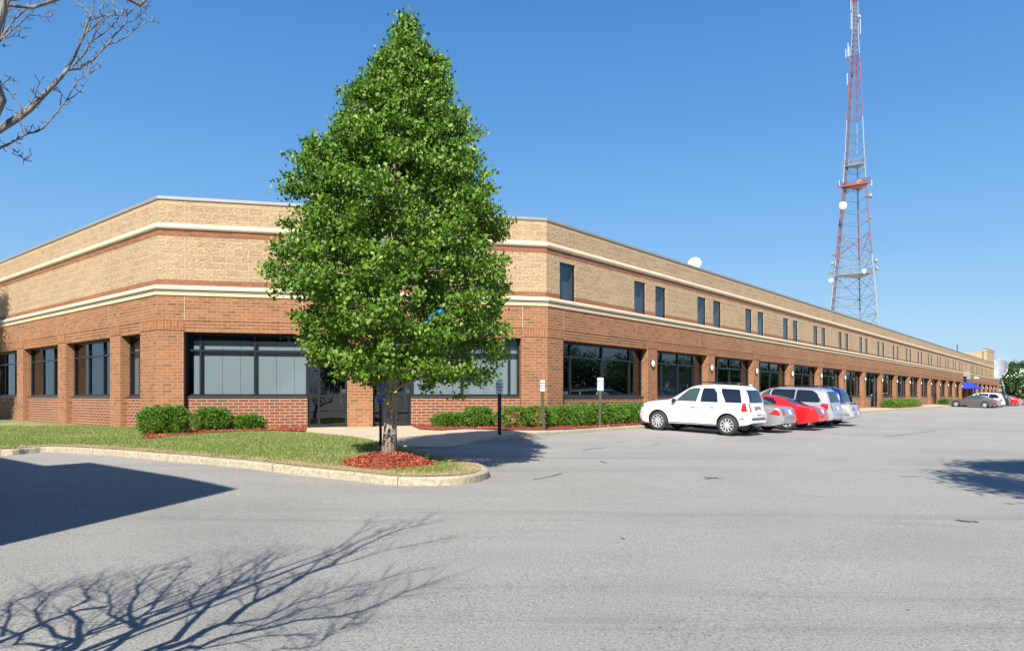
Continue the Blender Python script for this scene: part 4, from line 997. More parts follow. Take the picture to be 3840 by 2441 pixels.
def pk_sign(px, foot, top, wpx, label, rz, lean, postmat, f=raised):
    b = unp(px, foot, f); H = (HY - top) / F * b.y - b.z; w = wpx / F * b.y * 1.08; h = w * 2.05
    o = empty('parking_sign', (0, 0, 0), label, 'sign', 'parking signs at the curb')
    p = MB(); ph_ = H - .10; p.box(-.028, .028, .005, .03, -.1, ph_); p.box(-.05, -.028, .018, .03, -.1, ph_); p.box(.028, .05, .018, .03, -.1, ph_); p.build('post', M[postmat], o)
    s_ = MB(); s_.add(*rrect(w, h, .03, .006, 0, H - h / 2, 0)); pl = s_.build('panel', M['signwhite'], o)
    bd = MB(); vo, fo_ = rrect(w * .92, h * .96, .025, .002, 0, H - h / 2, -.0045); vi, _ = rrect(w * .88, h * .94, .022, .002, 0, H - h / 2, -.0045); n_ = 20
    bd.add([v for v in vo[:n_]] + [v for v in vi[:n_]], [(i, (i + 1) % n_, (i + 1) % n_ + n_, i + n_) for i in range(n_)]); bd.build('border', M['letterblack'], pl)
    for j, tx in enumerate(('MESSAY', 'PARKING', 'ONLY')):
        me = text_mesh(tx, .108 * w / .3); t = link('lettering', me, M['letterblack'], pl); t.matrix_local = Matrix.Translation((0, -.006, H - h * (.27 + .22 * j))) @ Matrix.Rotation(R(90), 4, 'X')
    o.matrix_world = Matrix.Translation(b) @ Matrix.Rotation(rz, 4, 'Z') @ Matrix.Rotation(lean, 4, 'Y')
    return o
pk_sign(1873, 1629, 1427, 22, 'white parking sign on a black post in the shade of the tree', 0.0, 0, 'black')
pk_sign(2040, 1613, 1425, 19, 'white parking sign on a leaning olive post at the brick corner', R(25), R(-2.2), 'postgreen')
pk_sign(2250, 1596, 1416, 22, 'white parking sign on an olive post before the large corner window', R(10), R(.6), 'postgreen')
o = pk_sign(2815, 1560, 1440, 13, 'small white parking sign showing just above the silver sedan roof', R(15), 0, 'postgreen', lambda x, y: raised(x, y))
# accessible parking sign
b = unp(1427, 1676, raised); H = (HY - 1436) / F * b.y - b.z; hs = empty('accessible_parking_sign', (0, 0, 0), 'blue wheelchair parking sign on a black post beside the tree trunk', 'sign')
p = MB(); p.box(-.03, .03, .006, .035, -.1, H - .1); p.build('post', M['black'], hs)
w, h = .29, .445; cx_ = .065; s_ = MB(); s_.add(*rrect(w, h, .025, .006, cx_, H - h / 2, 0)); pl = s_.build('panel', M['signblue'], hs)
bd = MB(); vo, _ = rrect(w * .99, h * .99, .025, .002, cx_, H - h / 2, -.0045); vi, _ = rrect(w * .92, h * .95, .02, .002, cx_, H - h / 2, -.0045)
bd.add(vo[:20] + vi[:20], [(i, (i + 1) % 20, (i + 1) % 20 + 20, i + 20) for i in range(20)]); bd.box(cx_ - w * .44, cx_ + w * .44, -.006, -.0035, H - .238, H - .226); bd.box(cx_ - w * .44, cx_ + w * .44, -.006, -.0035, H - .338, H - .326); bd.build('border', M['signline'], pl)
sy = MB(); cz_ = H - .10; X = lambda x, z: (cx_ - .03 + x, -.0055, cz_ + z)
sy.tube([X(.0, .055), X(.0, .056)], .012, 8); sy.tube([X(0, .035), X(.004, -.015), X(.045, -.018), X(.058, -.055), X(.07, -.05)], .0055, 5)
sy.tube([X(-.005, .012), X(.035, .010)], .005, 5); sy.tube([X(-.01 + .042 * math.cos(a), -.038 + .042 * math.sin(a)) for a in [R(120 + 20 * k) for k in range(12)]], .0055, 5)
sy.build('wheelchair_symbol', M['signline'], pl)
for tx, zz, sz_ in (('PARKING', .205, .03), ('VEHICLES REQUIRED', .258, .022), ('PERMIT OR PLATES', .29, .022), ('$250 FINE', .37, .038)):
    t = link('lettering', text_mesh(tx, sz_), M['signline'], pl); t.matrix_local = Matrix.Translation((cx_, -.0055, H - zz)) @ Matrix.Rotation(R(90), 4, 'X')
hs.matrix_world = Matrix.Translation(b) @ Matrix.Rotation(R(6), 4, 'Z')

# ------------------------------------------------------------------ cars
def pl_(tab, x): return float(np.interp(x, [t[0] for t in tab], [t[1] for t in tab]))
def smooth_tab(tab, x, w=.07): return sum(pl_(tab, x + k * w) * g_ for k, g_ in ((-1, .25), (-.5, .25), (0, 0), (.5, .25), (1, .25)))
def car_body(sp):
    L = sp['L']; xs = sorted(set([0, .02, .05, .1, .16, .24] + list(np.arange(.32, L - .3, .085)) + [L - .24, L - .16, L - .1, L - .05, L - .02, L])); V = []; nr_ = 0
    for x in xs:
        zt = smooth_tab(sp['top'], cl(x, 0, L)); zb_ = smooth_tab(sp['belt'], x); zo = smooth_tab(sp['bot'], x); w = smooth_tab(sp['w'], x, .1)
        e = min(x, L - x); w *= (1 - .10 * max(0, 1 - e / .22) ** 2.2 ); pin_ = max(0, 1 - e / .10) ** 2
        zb_ = min(zb_, zt - .03); zt -= .05 * pin_; zb_ -= .05 * pin_; zo += .04 * pin_
        h = zt - zb_; n_ = 2.3 + 2.6 * cl((h - .05) / .4, 0, 1); ring = []
        ring.append((0, zo))
        for t in (0, .1, .25, .45, .65, .85, 1.0):
            z = zo + (zb_ - zo) * t; y = w * (1 - .09 * (1 - t) ** 2.2 - .022 * t ** 3); ring.append((y, z))
        for k in range(1, 9):
            th = math.pi / 2 * k / 8; z = zb_ + h * math.sin(th) ** (2 / n_); y = w * .978 * (math.cos(th) ** (2 / n_) if k < 8 else 0) * (1 - sp.get('tumble', .30) * (z - zb_)) + 0
            ring.append((max(y, 0), z))
        full = [(x, y, z) for y, z in ring] + [(x, -y, z) for y, z in ring[-2:0:-1]]; nr_ = len(full); V += full
    Fc = [(i * nr_ + k, (i + 1) * nr_ + k, (i + 1) * nr_ + (k + 1) % nr_, i * nr_ + (k + 1) % nr_) for i in range(len(xs) - 1) for k in range(nr_)]
    Fc = [tuple(f) for f in Fc] + [tuple(range(nr_)), tuple(range((len(xs)) * nr_ - 1, (len(xs) - 1) * nr_ - 1, -1))]
    me = bpy.data.meshes.new('body'); me.from_pydata(V, [], Fc); me.update()
    bm = bmesh.new(); bm.from_mesh(me); bmesh.ops.recalc_face_normals(bm, faces=bm.faces); bm.to_mesh(me); bm.free(); return me
def bool_wells(me, sp):
    o = bpy.data.objects.new('tmp', me); COL.objects.link(o); cs = []
    for xw in (sp['xf'], sp['xr']):
        for sy_ in (-1, 1):
            c = MB(); n_ = 40; rw = sp['r'] + .055
            ra = [(xw + rw * math.cos(2 * math.pi * k / n_), sp['r'] + .01 + rw * math.sin(2 * math.pi * k / n_)) for k in range(n_)]
            ya, yb = sorted((sy_ * (sp['hw'] - .30), sy_ * (sp['hw'] + .3)))
            vs = [(x, ya, z) for x, z in ra] + [(x, yb, z) for x, z in ra]
            c.add(vs, [tuple(range(n_)), tuple(range(2 * n_ - 1, n_ - 1, -1))] + [(i, i + n_, (i + 1) % n_ + n_, (i + 1) % n_) for i in range(n_)])
            m = c.mesh('c', False); bm = bmesh.new(); bm.from_mesh(m); bmesh.ops.recalc_face_normals(bm, faces=bm.faces); bm.to_mesh(m); bm.free()
            co = bpy.data.objects.new('c', m); COL.objects.link(co); cs.append(co)
            md = o.modifiers.new('b', 'BOOLEAN'); md.operation = 'DIFFERENCE'; md.solver = 'EXACT'; md.object = co
    dg = bpy.context.evaluated_depsgraph_get(); r = bpy.data.meshes.new_from_object(o.evaluated_get(dg))
    bpy.data.objects.remove(o)
    for c in cs: bpy.data.objects.remove(c)
    return r
def patch(bvh, poly, axis, side, off, step=.09):
    """surface patch lying on the body: axis 'y' (side view x,z) or 'x' (end view y,z)"""
    pts_ = [Vector(p) for p in poly]; dens = []
    for i in range(len(pts_)):
        a, b_ = pts_[i], pts_[(i + 1) % len(pts_)]; k = max(1, int((b_ - a).length / step))
        for t in range(k): dens.append(a.lerp(b_, t / k))
    nb_ = len(dens); ins = []; x0 = min(p.x for p in dens); x1 = max(p.x for p in dens); y0 = min(p.y for p in dens); y1 = max(p.y for p in dens); x = x0 + step * .6
    while x < x1:
        y = y0 + step * .6
        while y < y1:
            if inside(dens, x, y) and min((Vector((x, y)) - d).length for d in dens) > step * .4: ins.append(Vector((x, y)))
            y += step
        x += step
    r = delaunay_2d_cdt(dens + ins, [(i, (i + 1) % nb_) for i in range(nb_)], [list(range(nb_))], 1, 1e-6); V = []
    for v in r[0]:
        if axis == 'y': o_ = Vector((v.x, side * 3, v.y)); d = Vector((0, -side, 0))
        else: o_ = Vector((side * 12 if side > 0 else -8, v.x, v.y)); d = Vector((-side, 0, 0))
        hit = bvh.ray_cast(o_, d)
        if hit[0] is None:
            V.append(None); continue
        nrm = hit[1] if hit[1].dot(d) < 0 else -hit[1]; V.append(hit[0] + nrm * off)
    fs = [list(f) for f in r[2] if all(V[i] is not None for i in f)]; V = [v if v is not None else Vector((0, 0, 0)) for v in V]
    return V, fs
def wheel_mesh(r, w, spokes, kind):
    ty = MB(); T = lambda x, y, z: (x, z, y)
    ty.lathe([(r * .66, -w / 2), (r * .88, -w / 2 - .004), (r * .975, -w / 2 + .018), (r, -w / 2 + .045), (r, w / 2 - .045), (r * .975, w / 2 - .018), (r * .88, w / 2 + .004), (r * .66, w / 2), (r * .64, w / 2 - .05)], 36, T)
    rm = MB(); rr = r * .665
    for s in (-1, 1): rm.lathe([(rr, s * (w / 2 - .03)), (rr, s * (w / 2 + .002)), (rr * .93, s * (w / 2 + .003)), (rr * .90, s * (w / 2 - .035))], 36, T)
    for s in (-1, 1):
        f = s * (w / 2 - .008); bk = s * (w / 2 - .03)
        for k in range(spokes):
            a = 2 * math.pi * k / spokes; hw = rr * (.10 if spokes > 7 else .17); c, sn = math.cos(a), math.sin(a)
            q = [(rr * .10, -hw * 1.1), (rr * .93, -hw * .75), (rr * .93, hw * .75), (rr * .10, hw * 1.1)]
            vs = [(x * c - y * sn, f, x * sn + y * c) for x, y in q] + [(x * c - y * sn, bk, x * sn + y * c) for x, y in q]
            rm.add(vs, [(0, 1, 2, 3), (0, 4, 5, 1), (1, 5, 6, 2), (2, 6, 7, 3)])
        rm.lathe([(.0001, s * (w / 2 + .003)), (rr * .2, s * (w / 2)), (rr * .22, s * (w / 2 - .03))], 16, T)
    dk = MB()  # dark disc filling the gaps behind the spokes
    for s in (-1, 1): dk.lathe([(.0001, s * (w / 2 - .055)), (rr * .99, s * (w / 2 - .055))], 24, T)
    return ty.mesh('tyre'), rm.mesh('rim'), dk.mesh('brake')
def make_car(name, label, cat, sp, mat, u, vfront, group='cars parked along the long facade', z_extra=0):
    ex = Vector((NR.x, NR.y, 0)); p0 = P(u, vfront); p1 = P(u, vfront + sp['L']); z0, z1 = lot(p0.x, p0.y), lot(p1.x, p1.y)
    ex = Vector((NR.x, NR.y, (z1 - z0) / sp['L'])).normalized(); ey = Vector((0, 0, 1)).cross(ex).normalized(); ez = ex.cross(ey)
    Mx = Matrix(((ex.x, ey.x, ez.x, p0.x), (ex.y, ey.y, ez.y, p0.y), (ex.z, ey.z, ez.z, z0), (0, 0, 0, 1)))
    o = empty(name, label=label, cat=cat, group=group); 
    me = car_body(sp); bmm = bmesh.new(); bmm.from_mesh(me); bvh = BVHTree.FromBMesh(bmm); bmm.free()
    body = bool_wells(me, sp); body.name = 'body'; body.materials.clear(); body.materials.append(mat); body.materials.append(M['well']); body.materials.append(M['trim'])
    for p in body.polygons:
        c = p.center; inw = any(math.hypot(c.x - xw, c.z - sp['r'] - .01) < sp['r'] + .052 for xw in (sp['xf'], sp['xr'])) or any(abs(math.hypot(c.x - xw, c.z - sp['r'] - .01) - sp['r'] - .055) < .01 and abs(p.normal.y) < .5 and abs(c.y) < sp['hw'] - .01 for xw in (sp['xf'], sp['xr']))
        p.material_index = 1 if inw or p.normal.z < -.9 else (2 if sp.get('clad') and c.z < sp['clad'] else 0)
    body.shade_smooth(); body.set_sharp_from_angle(angle=R(38)); bo = link('body', body, None, o)
    def pt(nm, polys, m_, axis='y', sides=(-1, 1), off=.005, parent=None):
        for s in sides:
            for poly in polys:
                mb = MB(); V_, f_ = patch(bvh, poly, axis, s, off, .07); mb.add(V_, f_); q_ = mb.build(nm, m_, parent or o, uv=False)
                q_.data.shade_smooth()
    for i, poly in enumerate(sp['wins']):
        pt('window_seal', [[(x + (.014 if x > sum(a[0] for a in poly) / len(poly) else -.014), z + (.014 if z > sum(a[1] for a in poly) / len(poly) else -.014)) for x, z in poly]], M['black'], off=.003, parent=bo)
        pt('side_window', [poly], M['carglasslight'] if (i == 0 or sp.get('clear')) else M['carglass'], off=.006)
    pt('rear_window', [sp['rearw']], M['carglass'], 'x', (1,)); pt('windshield', [sp['wind']], M['carglass'], 'x', (-1,))
    for seg in sp['seams']:
        a, b_ = Vector(seg[0]), Vector(seg[1]); n_ = Vector((-(b_ - a).y, (b_ - a).x)).normalized() * .005; pt('door_gap', [[a - n_, b_ - n_, b_ + n_, a + n_]], M['trim'], off=.002, parent=bo)
    for hx, hz in sp['handles']: pt('door_handle', [[(hx - .09, hz - .013), (hx + .09, hz - .013), (hx + .09, hz + .013), (hx - .09, hz + .013)]], M[sp.get('hm', 'trim')], off=.02)
    for poly, m2 in sp.get('tail', []): pt('tail_light', [poly], M[m2], 'y', off=.008)
    for poly, m2 in sp.get('tailx', []):
        pt('tail_light', [poly], M[m2], 'x', (1,), .008); pt('tail_light', [[(-x, z) for x, z in poly][::-1]], M[m2], 'x', (1,), .008)
    for poly in sp.get('head', []): pt('headlight', [poly], M['lensclear'], 'y', off=.006)
    for poly in sp.get('mark', []): pt('side_marker', [poly], M['lampred'] if poly[0][0] > 1 else M['lamporange'], 'y', off=.006)
    for poly, m2 in sp.get('rearp', []): pt('bumper_trim', [poly], M[m2], 'x', (1,), .012)
    pt('license_plate', [[(-.16, sp['pz'] - .08), (.16, sp['pz'] - .08), (.16, sp['pz'] + .08), (-.16, sp['pz'] + .08)]], M['plate'], 'x', (1,), .022)
    for poly, m2 in sp.get('strip', []): pt('trim_strip', [poly], M[m2], 'y', off=.010)
    ty, rm, dk = wheel_mesh(sp['r'], .215, sp.get('spokes', 7), 0)
    for xw in (sp['xf'], sp['xr']):
        for s in (-1, 1):
            t = link('wheel', ty, None, o, True); 
            if not ty.materials: ty.materials.append(M['tyre']); rm.materials.append(M['rim']); dk.materials.append(M['well']); ty.set_sharp_from_angle(angle=R(50))
            t.location = (xw, s * (sp['hw'] - .12), sp['r']); r_ = link('rim', rm, None, t); d_ = link('brake', dk, None, t)
    mr = MB(); mx, mz = sp['mirror']
    for s in (-1, 1):
        mr = MB(); Tm = lambda x, y, z: (mx + x * .08, s * (sp['hw'] + .02 + z * .11), mz + y * .075)
        mr.lathe([(.01, -1), (.75, -.8), (1, -.2), (1, .3), (.8, .8), (.01, 1)], 12, Tm); mr.build('side_mirror', sp.get('mirmat', mat), o, smooth=True, uv=False)
    if sp.get('rack'):
        xa, xb, zr = sp['rack']
        for s in (-1, 1):
            y = s * sp['hw'] * .74; rk = MB(); rk.tube([(xa, y, zr - .04), (xa + .12, y, zr + .045), (xa + .4, y, zr + .065), (xb - .4, y, zr + .065), (xb - .12, y, zr + .04), (xb, y, zr - .04)], .017, 6); rk.build('roof_rail', M['black'], o, uv=False)
        rk = MB(); 
        for x in (xa + .5, xb - .45): rk.tube([(x, -sp['hw'] * .66, zr + .055), (x, sp['hw'] * .66, zr + .055)], .016, 6)
        rk.build('crossbar', M['trim'], o, uv=False)
    if sp.get('spoiler'):
        xs_, zs_ = sp['spoiler']; s_ = MB(); s_.box(xs_ - .10, xs_ + .10, -.62, .62, zs_ + .10, zs_ + .13)
        for y in (-.6, .56): s_.box(xs_ - .08, xs_ + .06, y, y + .04, zs_ - .02, zs_ + .10)
        s_.build('spoiler', mat, o)
    if sp.get('hitch'):
        s_ = MB(); s_.box(sp['L'] - .1, sp['L'] + .12, -.03, .03, .36, .42); s_.tube([(sp['L'] - .05, -.45, .40), (sp['L'] - .05, .45, .40)], .03); s_.build('tow_hitch', M['trim'], o)
    o.matrix_world = Mx; return o
def suv_sp():
    return dict(L=4.43, hw=.89, xf=.86, xr=3.49, r=.352, tumble=.26, clad=0,
      top=[(0, .68), (.04, .86), (.12, .98), (.35, 1.06), (.8, 1.12), (1.12, 1.15), (1.35, 1.24), (1.95, 1.63), (2.15, 1.70), (2.7, 1.745), (3.5, 1.735), (4.0, 1.70), (4.12, 1.66), (4.25, 1.42), (4.36, 1.10), (4.40, .80), (4.43, .66)],
      belt=[(0, .55), (.15, .90), (.8, 1.02), (1.4, 1.05), (4.2, 1.10), (4.35, 1.0), (4.43, .6)], bot=[(0, .36), (.3, .27), (1.4, .30), (3.0, .32), (4.0, .34), (4.43, .42)],
      w=[(0, .74), (.12, .82), (.4, .87), (1, .89), (3.6, .89), (4.2, .87), (4.43, .82)],
      wins=[[(1.56, 1.13), (2.32, 1.13), (2.42, 1.58), (2.16, 1.58), (1.98, 1.52)], [(2.50, 1.13), (3.12, 1.13), (3.06, 1.42), (2.92, 1.585), (2.54, 1.59)], [(3.42, 1.14), (3.95, 1.14), (3.95, 1.2), (3.85, 1.55), (3.78, 1.58), (3.20, 1.59), (3.22, 1.5)]],
      rearw=[(-.60, 1.14), (.60, 1.14), (.54, 1.57), (-.54, 1.57)], wind=[(-.66, 1.22), (.66, 1.22), (.54, 1.62), (-.54, 1.62)],
      seams=[((1.42, .50), (1.40, 1.08)), ((2.42, .48), (2.46, 1.10)), ((1.44, .49), (3.05, .50)), ((3.05, .5), (3.2, .85)), ((3.2, .85), (3.16, 1.15))],
      handles=[(2.22, .93), (2.95, .94)], mark=[[(4.08, .58), (4.24, .58), (4.24, .62), (4.08, .62)], [(.10, .60), (.24, .60), (.24, .64), (.10, .64)]],
      tail=[([(4.13, .84), (4.33, .84), (4.28, 1.13), (4.17, 1.12)], 'lampred'), ([(4.13, .76), (4.33, .76), (4.33, .825), (4.13, .825)], 'lenswhite')], tailx=[([(.60, .84), (.72, .82), (.70, 1.14), (.61, 1.12)], 'lampred')],
      head=[[(.05, .80), (.24, .82), (.30, .98), (.16, .97)]], pz=.83, mirror=(1.50, 1.12), mirmat=M['black'], rack=(2.15, 3.85, 1.745), spokes=10, hitch=True,
      rearp=[([(-.62, .56), (.62, .56), (.62, .63), (-.62, .63)], 'trim'), ([(-.3, .98), (.3, .98), (.3, 1.02), (-.3, 1.02)], 'coping'), ([(-.3, .90), (.3, .90), (.26, .96), (-.26, .96)], 'trim')], strip=[([(1.25, .33), (3.1, .34), (3.1, .365), (1.25, .355)], 'trim')])
def shorten(sp, x0, d):
    f = lambda x: x if x < x0 else (x - d)
    for k in ('top', 'belt', 'bot', 'w'): sp[k] = [(f(x), z) for x, z in sp[k]]
    for k in ('wins', 'mark', 'head'): sp[k] = [[(f(x), z) for x, z in p] for p in sp[k]]
    sp['tail'] = [([(f(x), z) for x, z in p], m) for p, m in sp['tail']]; sp['L'] -= d; return sp
def sedan_sp(**kw):
    d = dict(L=4.85, hw=.90, xf=.95, xr=3.72, r=.325, tumble=.42,
      top=[(0, .50), (.05, .66), (.2, .74), (.7, .84), (1.25, .93), (1.45, .99), (2.15, 1.33), (2.45, 1.40), (3.0, 1.42), (3.35, 1.37), (4.05, 1.03), (4.15, 1.01), (4.65, .98), (4.76, .93), (4.81, .74), (4.85, .58)],
      belt=[(0, .45), (.2, .66), (.8, .78), (1.4, .88), (4.0, .94), (4.7, .90), (4.8, .7), (4.85, .5)], bot=[(0, .26), (.3, .20), (1.4, .21), (3.2, .21), (4.4, .26), (4.85, .36)],
      w=[(0, .70), (.12, .79), (.4, .86), (1, .90), (3.8, .90), (4.5, .87), (4.85, .78)],
      wins=[[(1.75, .965), (2.62, .965), (2.62, 1.31), (2.35, 1.30)], [(2.70, .965), (3.40, .97), (3.56, 1.04), (3.20, 1.27), (3.05, 1.315), (2.70, 1.32)]],
      rearw=[(-.62, 1.03), (.62, 1.03), (.48, 1.34), (-.48, 1.34)], wind=[(-.66, .99), (.66, .99), (.50, 1.35), (-.50, 1.35)],
      seams=[((1.5, .35), (1.48, .90)), ((2.66, .32), (2.66, .95)), ((1.5, .34), (3.3, .34)), ((3.3, .34), (3.55, .94))], handles=[(2.50, .83), (3.30, .84)],
      tail=[([(4.34, .70), (4.72, .66), (4.72, .85), (4.55, .87)], 'lampred')], tailx=[([(.44, .68), (.69, .68), (.67, .88), (.46, .88)], 'lampred')],
      head=[[(.08, .56), (.42, .62), (.52, .70), (.2, .69)]], mark=[], pz=.77, mirror=(1.78, .98), spokes=7, rearp=[], strip=[([(.9, .44), (4.3, .46), (4.3, .475), (.9, .455)], 'trim')], hm='coping')
    d.update(kw); return d
def van_sp(**kw):
    d = dict(L=5.05, hw=.97, xf=.98, xr=4.02, r=.335, tumble=.27,
      top=[(0, .52), (.05, .70), (.25, .84), (.8, .98), (1.15, 1.08), (1.9, 1.50), (2.2, 1.64), (2.8, 1.73), (4.2, 1.72), (4.55, 1.68), (4.72, 1.60), (4.90, 1.10), (4.97, .80), (5.05, .62)],
      belt=[(0, .45), (.3, .76), (1.1, .98), (4.7, 1.04), (4.9, .95), (5.05, .55)], bot=[(0, .26), (.3, .21), (1.4, .22), (3.5, .22), (4.6, .28), (5.05, .38)],
      w=[(0, .74), (.15, .84), (.5, .93), (1, .97), (4.2, .97), (4.8, .94), (5.05, .86)],
      wins=[[(1.66, 1.10), (2.30, 1.10), (2.36, 1.58), (2.22, 1.56)], [(2.38, 1.10), (3.42, 1.10), (3.44, 1.60), (2.46, 1.60)], [(3.50, 1.10), (4.46, 1.10), (4.52, 1.18), (4.36, 1.44), (4.14, 1.58), (3.52, 1.60)]],
      rearw=[(-.68, 1.10), (.68, 1.10), (.58, 1.56), (-.58, 1.56)], wind=[(-.7, 1.12), (.7, 1.12), (.56, 1.58), (-.56, 1.58)],
      seams=[((1.5, .36), (1.5, 1.05)), ((2.36, .34), (2.36, 1.08)), ((3.45, .36), (3.46, 1.08)), ((1.5, .36), (3.45, .36))], handles=[(2.24, .95), (2.52, .95)],
      tail=[([(4.62, .78), (4.78, .74), (4.86, .84), (4.84, 1.06), (4.60, 1.04), (4.54, .96)], 'lampred')], tailx=[([(.62, .76), (.75, .80), (.74, 1.04), (.66, 1.04)], 'lampred')],
      head=[[(.08, .60), (.42, .66), (.55, .78), (.2, .75)]], mark=[], pz=.84, mirror=(1.60, 1.12), spokes=5, rearp=[], rack=(2.4, 4.5, 1.72), strip=[([(1.4, .47), (3.7, .48), (3.7, .51), (1.4, .50)], 'trim')])
    d.update(kw); return d
GC = 'cars parked along the long facade'
suv = make_car('parked_suv', 'white sport utility vehicle with roof rails, nearest of the parked cars', 'car', shorten(suv_sp(), 3.96, .17), M['pwhite'], 3.50, 2.24)
sed = make_car('parked_sedan', 'silver sedan with orange red tail lights between the white suv and the red car', 'car', sedan_sp(), M['psilver'], 6.25, 1.82)
red = make_car('parked_coupe', 'bright red car with round tail lights between two silver cars', 'car', sedan_sp(L=5.0, tail=[([(4.56, .70), (4.88, .66), (4.88, .84), (4.7, .86)], 'lampred')], xr=3.86,
    top=[(0, .50), (.05, .64), (.2, .72), (.7, .81), (1.3, .90), (1.5, .95), (2.3, 1.30), (2.6, 1.36), (3.05, 1.37), (3.5, 1.28), (4.15, 1.02), (4.3, .98), (4.78, .95), (4.92, .86), (4.97, .70), (5.0, .55)], tailx=[([(.30, .66), (.66, .66), (.65, .86), (.32, .86)], 'lensclear')],
    wins=[[(1.85, .95), (2.75, .95), (2.75, 1.27), (2.45, 1.26)], [(2.83, .96), (3.35, .97), (3.38, 1.10), (3.20, 1.25), (2.83, 1.28)]], belt=[(0, .45), (.2, .64), (.8, .76), (1.4, .86), (4.1, .92), (4.85, .86), (5.0, .5)], w=[(0, .70), (.12, .79), (.4, .86), (1, .91), (3.8, .91), (4.6, .88), (5.0, .76)]), M['pred'], 9.05, 2.05)
van = make_car('parked_minivan', 'silver minivan with long dark side windows beyond the red car', 'car', van_sp(), M['plightsilver'], 11.75, 1.85)
cp_ = make_car('parked_coupe', 'pale silver coupe with rear spoiler and twin round tail lights beyond the silver minivan', 'car', sedan_sp(L=5.0, spoiler=(4.72, .97), tailx=[([(.52 + .09 * math.cos(a), .78 + .09 * math.sin(a)) for a in [R(45 * k) for k in range(8)]], 'lampred'), ([(.28 + .08 * math.cos(a), .78 + .08 * math.sin(a)) for a in [R(45 * k) for k in range(8)]], 'lampred')], xr=3.84,
    tail=[], pz=.58, strip=[([(.9, .50), (4.85, .52), (4.85, .56), (.9, .54)], 'trim')],
    top=[(0, .50), (.05, .66), (.2, .74), (.7, .84), (1.25, .93), (1.45, .99), (2.15, 1.33), (2.45, 1.40), (3.0, 1.42), (3.35, 1.37), (4.1, 1.05), (4.2, 1.03), (4.8, 1.02), (4.9, .97), (4.96, .76), (5.0, .58)]), M['plightsilver'], 14.45, 2.0)
bv = make_car('parked_minivan', 'dark blue van half hidden behind the pale silver coupe', 'car', van_sp(L=4.5, xr=3.5, mark=[], top=[(0, .52), (.05, .70), (.25, .84), (.8, .98), (1.15, 1.08), (1.8, 1.50), (2.1, 1.66), (2.8, 1.78), (3.9, 1.77), (4.15, 1.70), (4.35, 1.10), (4.42, .80), (4.5, .62)],
    belt=[(0, .45), (.3, .76), (1.1, .98), (4.2, 1.04), (4.35, .95), (4.5, .55)], w=[(0, .74), (.15, .82), (.5, .88), (1, .9), (3.8, .9), (4.3, .88), (4.5, .82)], hw=.90, rack=(2.3, 4.0, 1.77),
    wins=[[(1.62, 1.10), (2.30, 1.10), (2.36, 1.60), (2.15, 1.58)], [(2.42, 1.10), (3.0, 1.10), (3.0, 1.62), (2.46, 1.62)], [(3.10, 1.10), (3.95, 1.10), (3.9, 1.5), (3.7, 1.62), (3.12, 1.62)]], tail=[], tailx=[]), M['pblue'], 17.4, 1.4)
gy = make_car('parked_sedan', 'dark grey sedan, first of the far group of parked cars', 'car', sedan_sp(clear=True, tail=[([(4.42, .78), (4.74, .72), (4.74, .90), (4.6, .92)], 'lampred')]), M['pgrey'], 75.8, 1.95)
def car_copy(src, u, v, label, mat=None):
    c = copy_tree(src); dxy = P(u, v); old = src.matrix_world.copy(); old.translation = Vector((dxy.x, dxy.y, lot(dxy.x, dxy.y))); c.matrix_world = old; tag(c, label)
    if mat:
        for ch in [k for k in bpy.data.objects if k.parent == c and k.name.startswith('body')]:
            ch.data = ch.data.copy(); ch.data.materials[0] = mat
    return c
bpy.context.view_layer.update()
car_copy(sed, 78.5, 2.1, 'pale silver sedan tucked behind the dark grey sedan')
car_copy(van, 81.4, 2.0, 'white minivan behind the dark grey sedan', M['pwhite'])
car_copy(bv, 86.8, 2.6, 'black sport utility vehicle right of the far white minivan', M['pblack'])
car_copy(red, 96.0, 2.4, 'red car right of the far black suv', M['pred'])
car_copy(sed, 101.5, 2.6, 'silver sedan at the right edge beyond the far red car')
car_copy(sed, 107.5, 2.6, 'red sedan seen over the roof of the silver sedan at the right edge', M['pdarkred'])
cc = car_copy(van, 27.0, 17.2, 'silver minivan outside the frame mirrored in the large corner window')
# ------------------------------------------------------------------ tower
M['steelwhite'] = simple('tower_white', (.30, .31, .33), .5); M['steelred'] = simple('tower_red', (.27, .075, .06), .5); M['steelgrey'] = simple('tower_galvanised', (.20, .22, .23), .5); M['cable'] = simple('cable_run', (.10, .10, .16), .6); M['dishred'] = simple('dish_orange', (.70, .12, .04), .4)
TDp = 150.0; TC = Vector(((3208 - HX) / F * TDp, TDp))
RZ = [(-2, 7.6), (17.4, 5.88), (40.3, 3.26), (50.5, 2.46), (66, 1.58), (78, .74), (86, .62), (104, .62)]
def tR(z): return pl_(RZ, z) * .90
def zpx(y): return (HY - y) / F * TDp
def leg(i, z):
    a = R((174, 294, 54)[i]); return Vector((TC.x + .12 * tR(z) * 0 + tR(z) * math.cos(a), TC.y + tR(z) * math.sin(a), z))
tw = empty('radio_tower', (TC.x, TC.y, -2), 'tall red and white lattice radio tower behind the building', 'radio tower'); tw.location = (0, 0, 0)
def redz(z): return zpx(968) < z < zpx(680) or zpx(452) < z < zpx(200) or z > zpx(12)
brc = MB(); brt = MB(); SM = [M['steelwhite'], M['steelred'], M['steelgrey']]
levels = [-2, 5.5, 12] + [zpx(y) for y in (1185, 1115, 1035, 965, 885, 840, 795, 750, 712, 680)] + [zpx(y) for y in (645, 610, 570, 530, 500, 448, 403, 355, 315, 270, 235, 210, 190, 170, 150, 130, 110, 92, 75, 60, 45, 30, 15, 0)] + [zpx(0) + 1 * k for k in range(1, 16)]
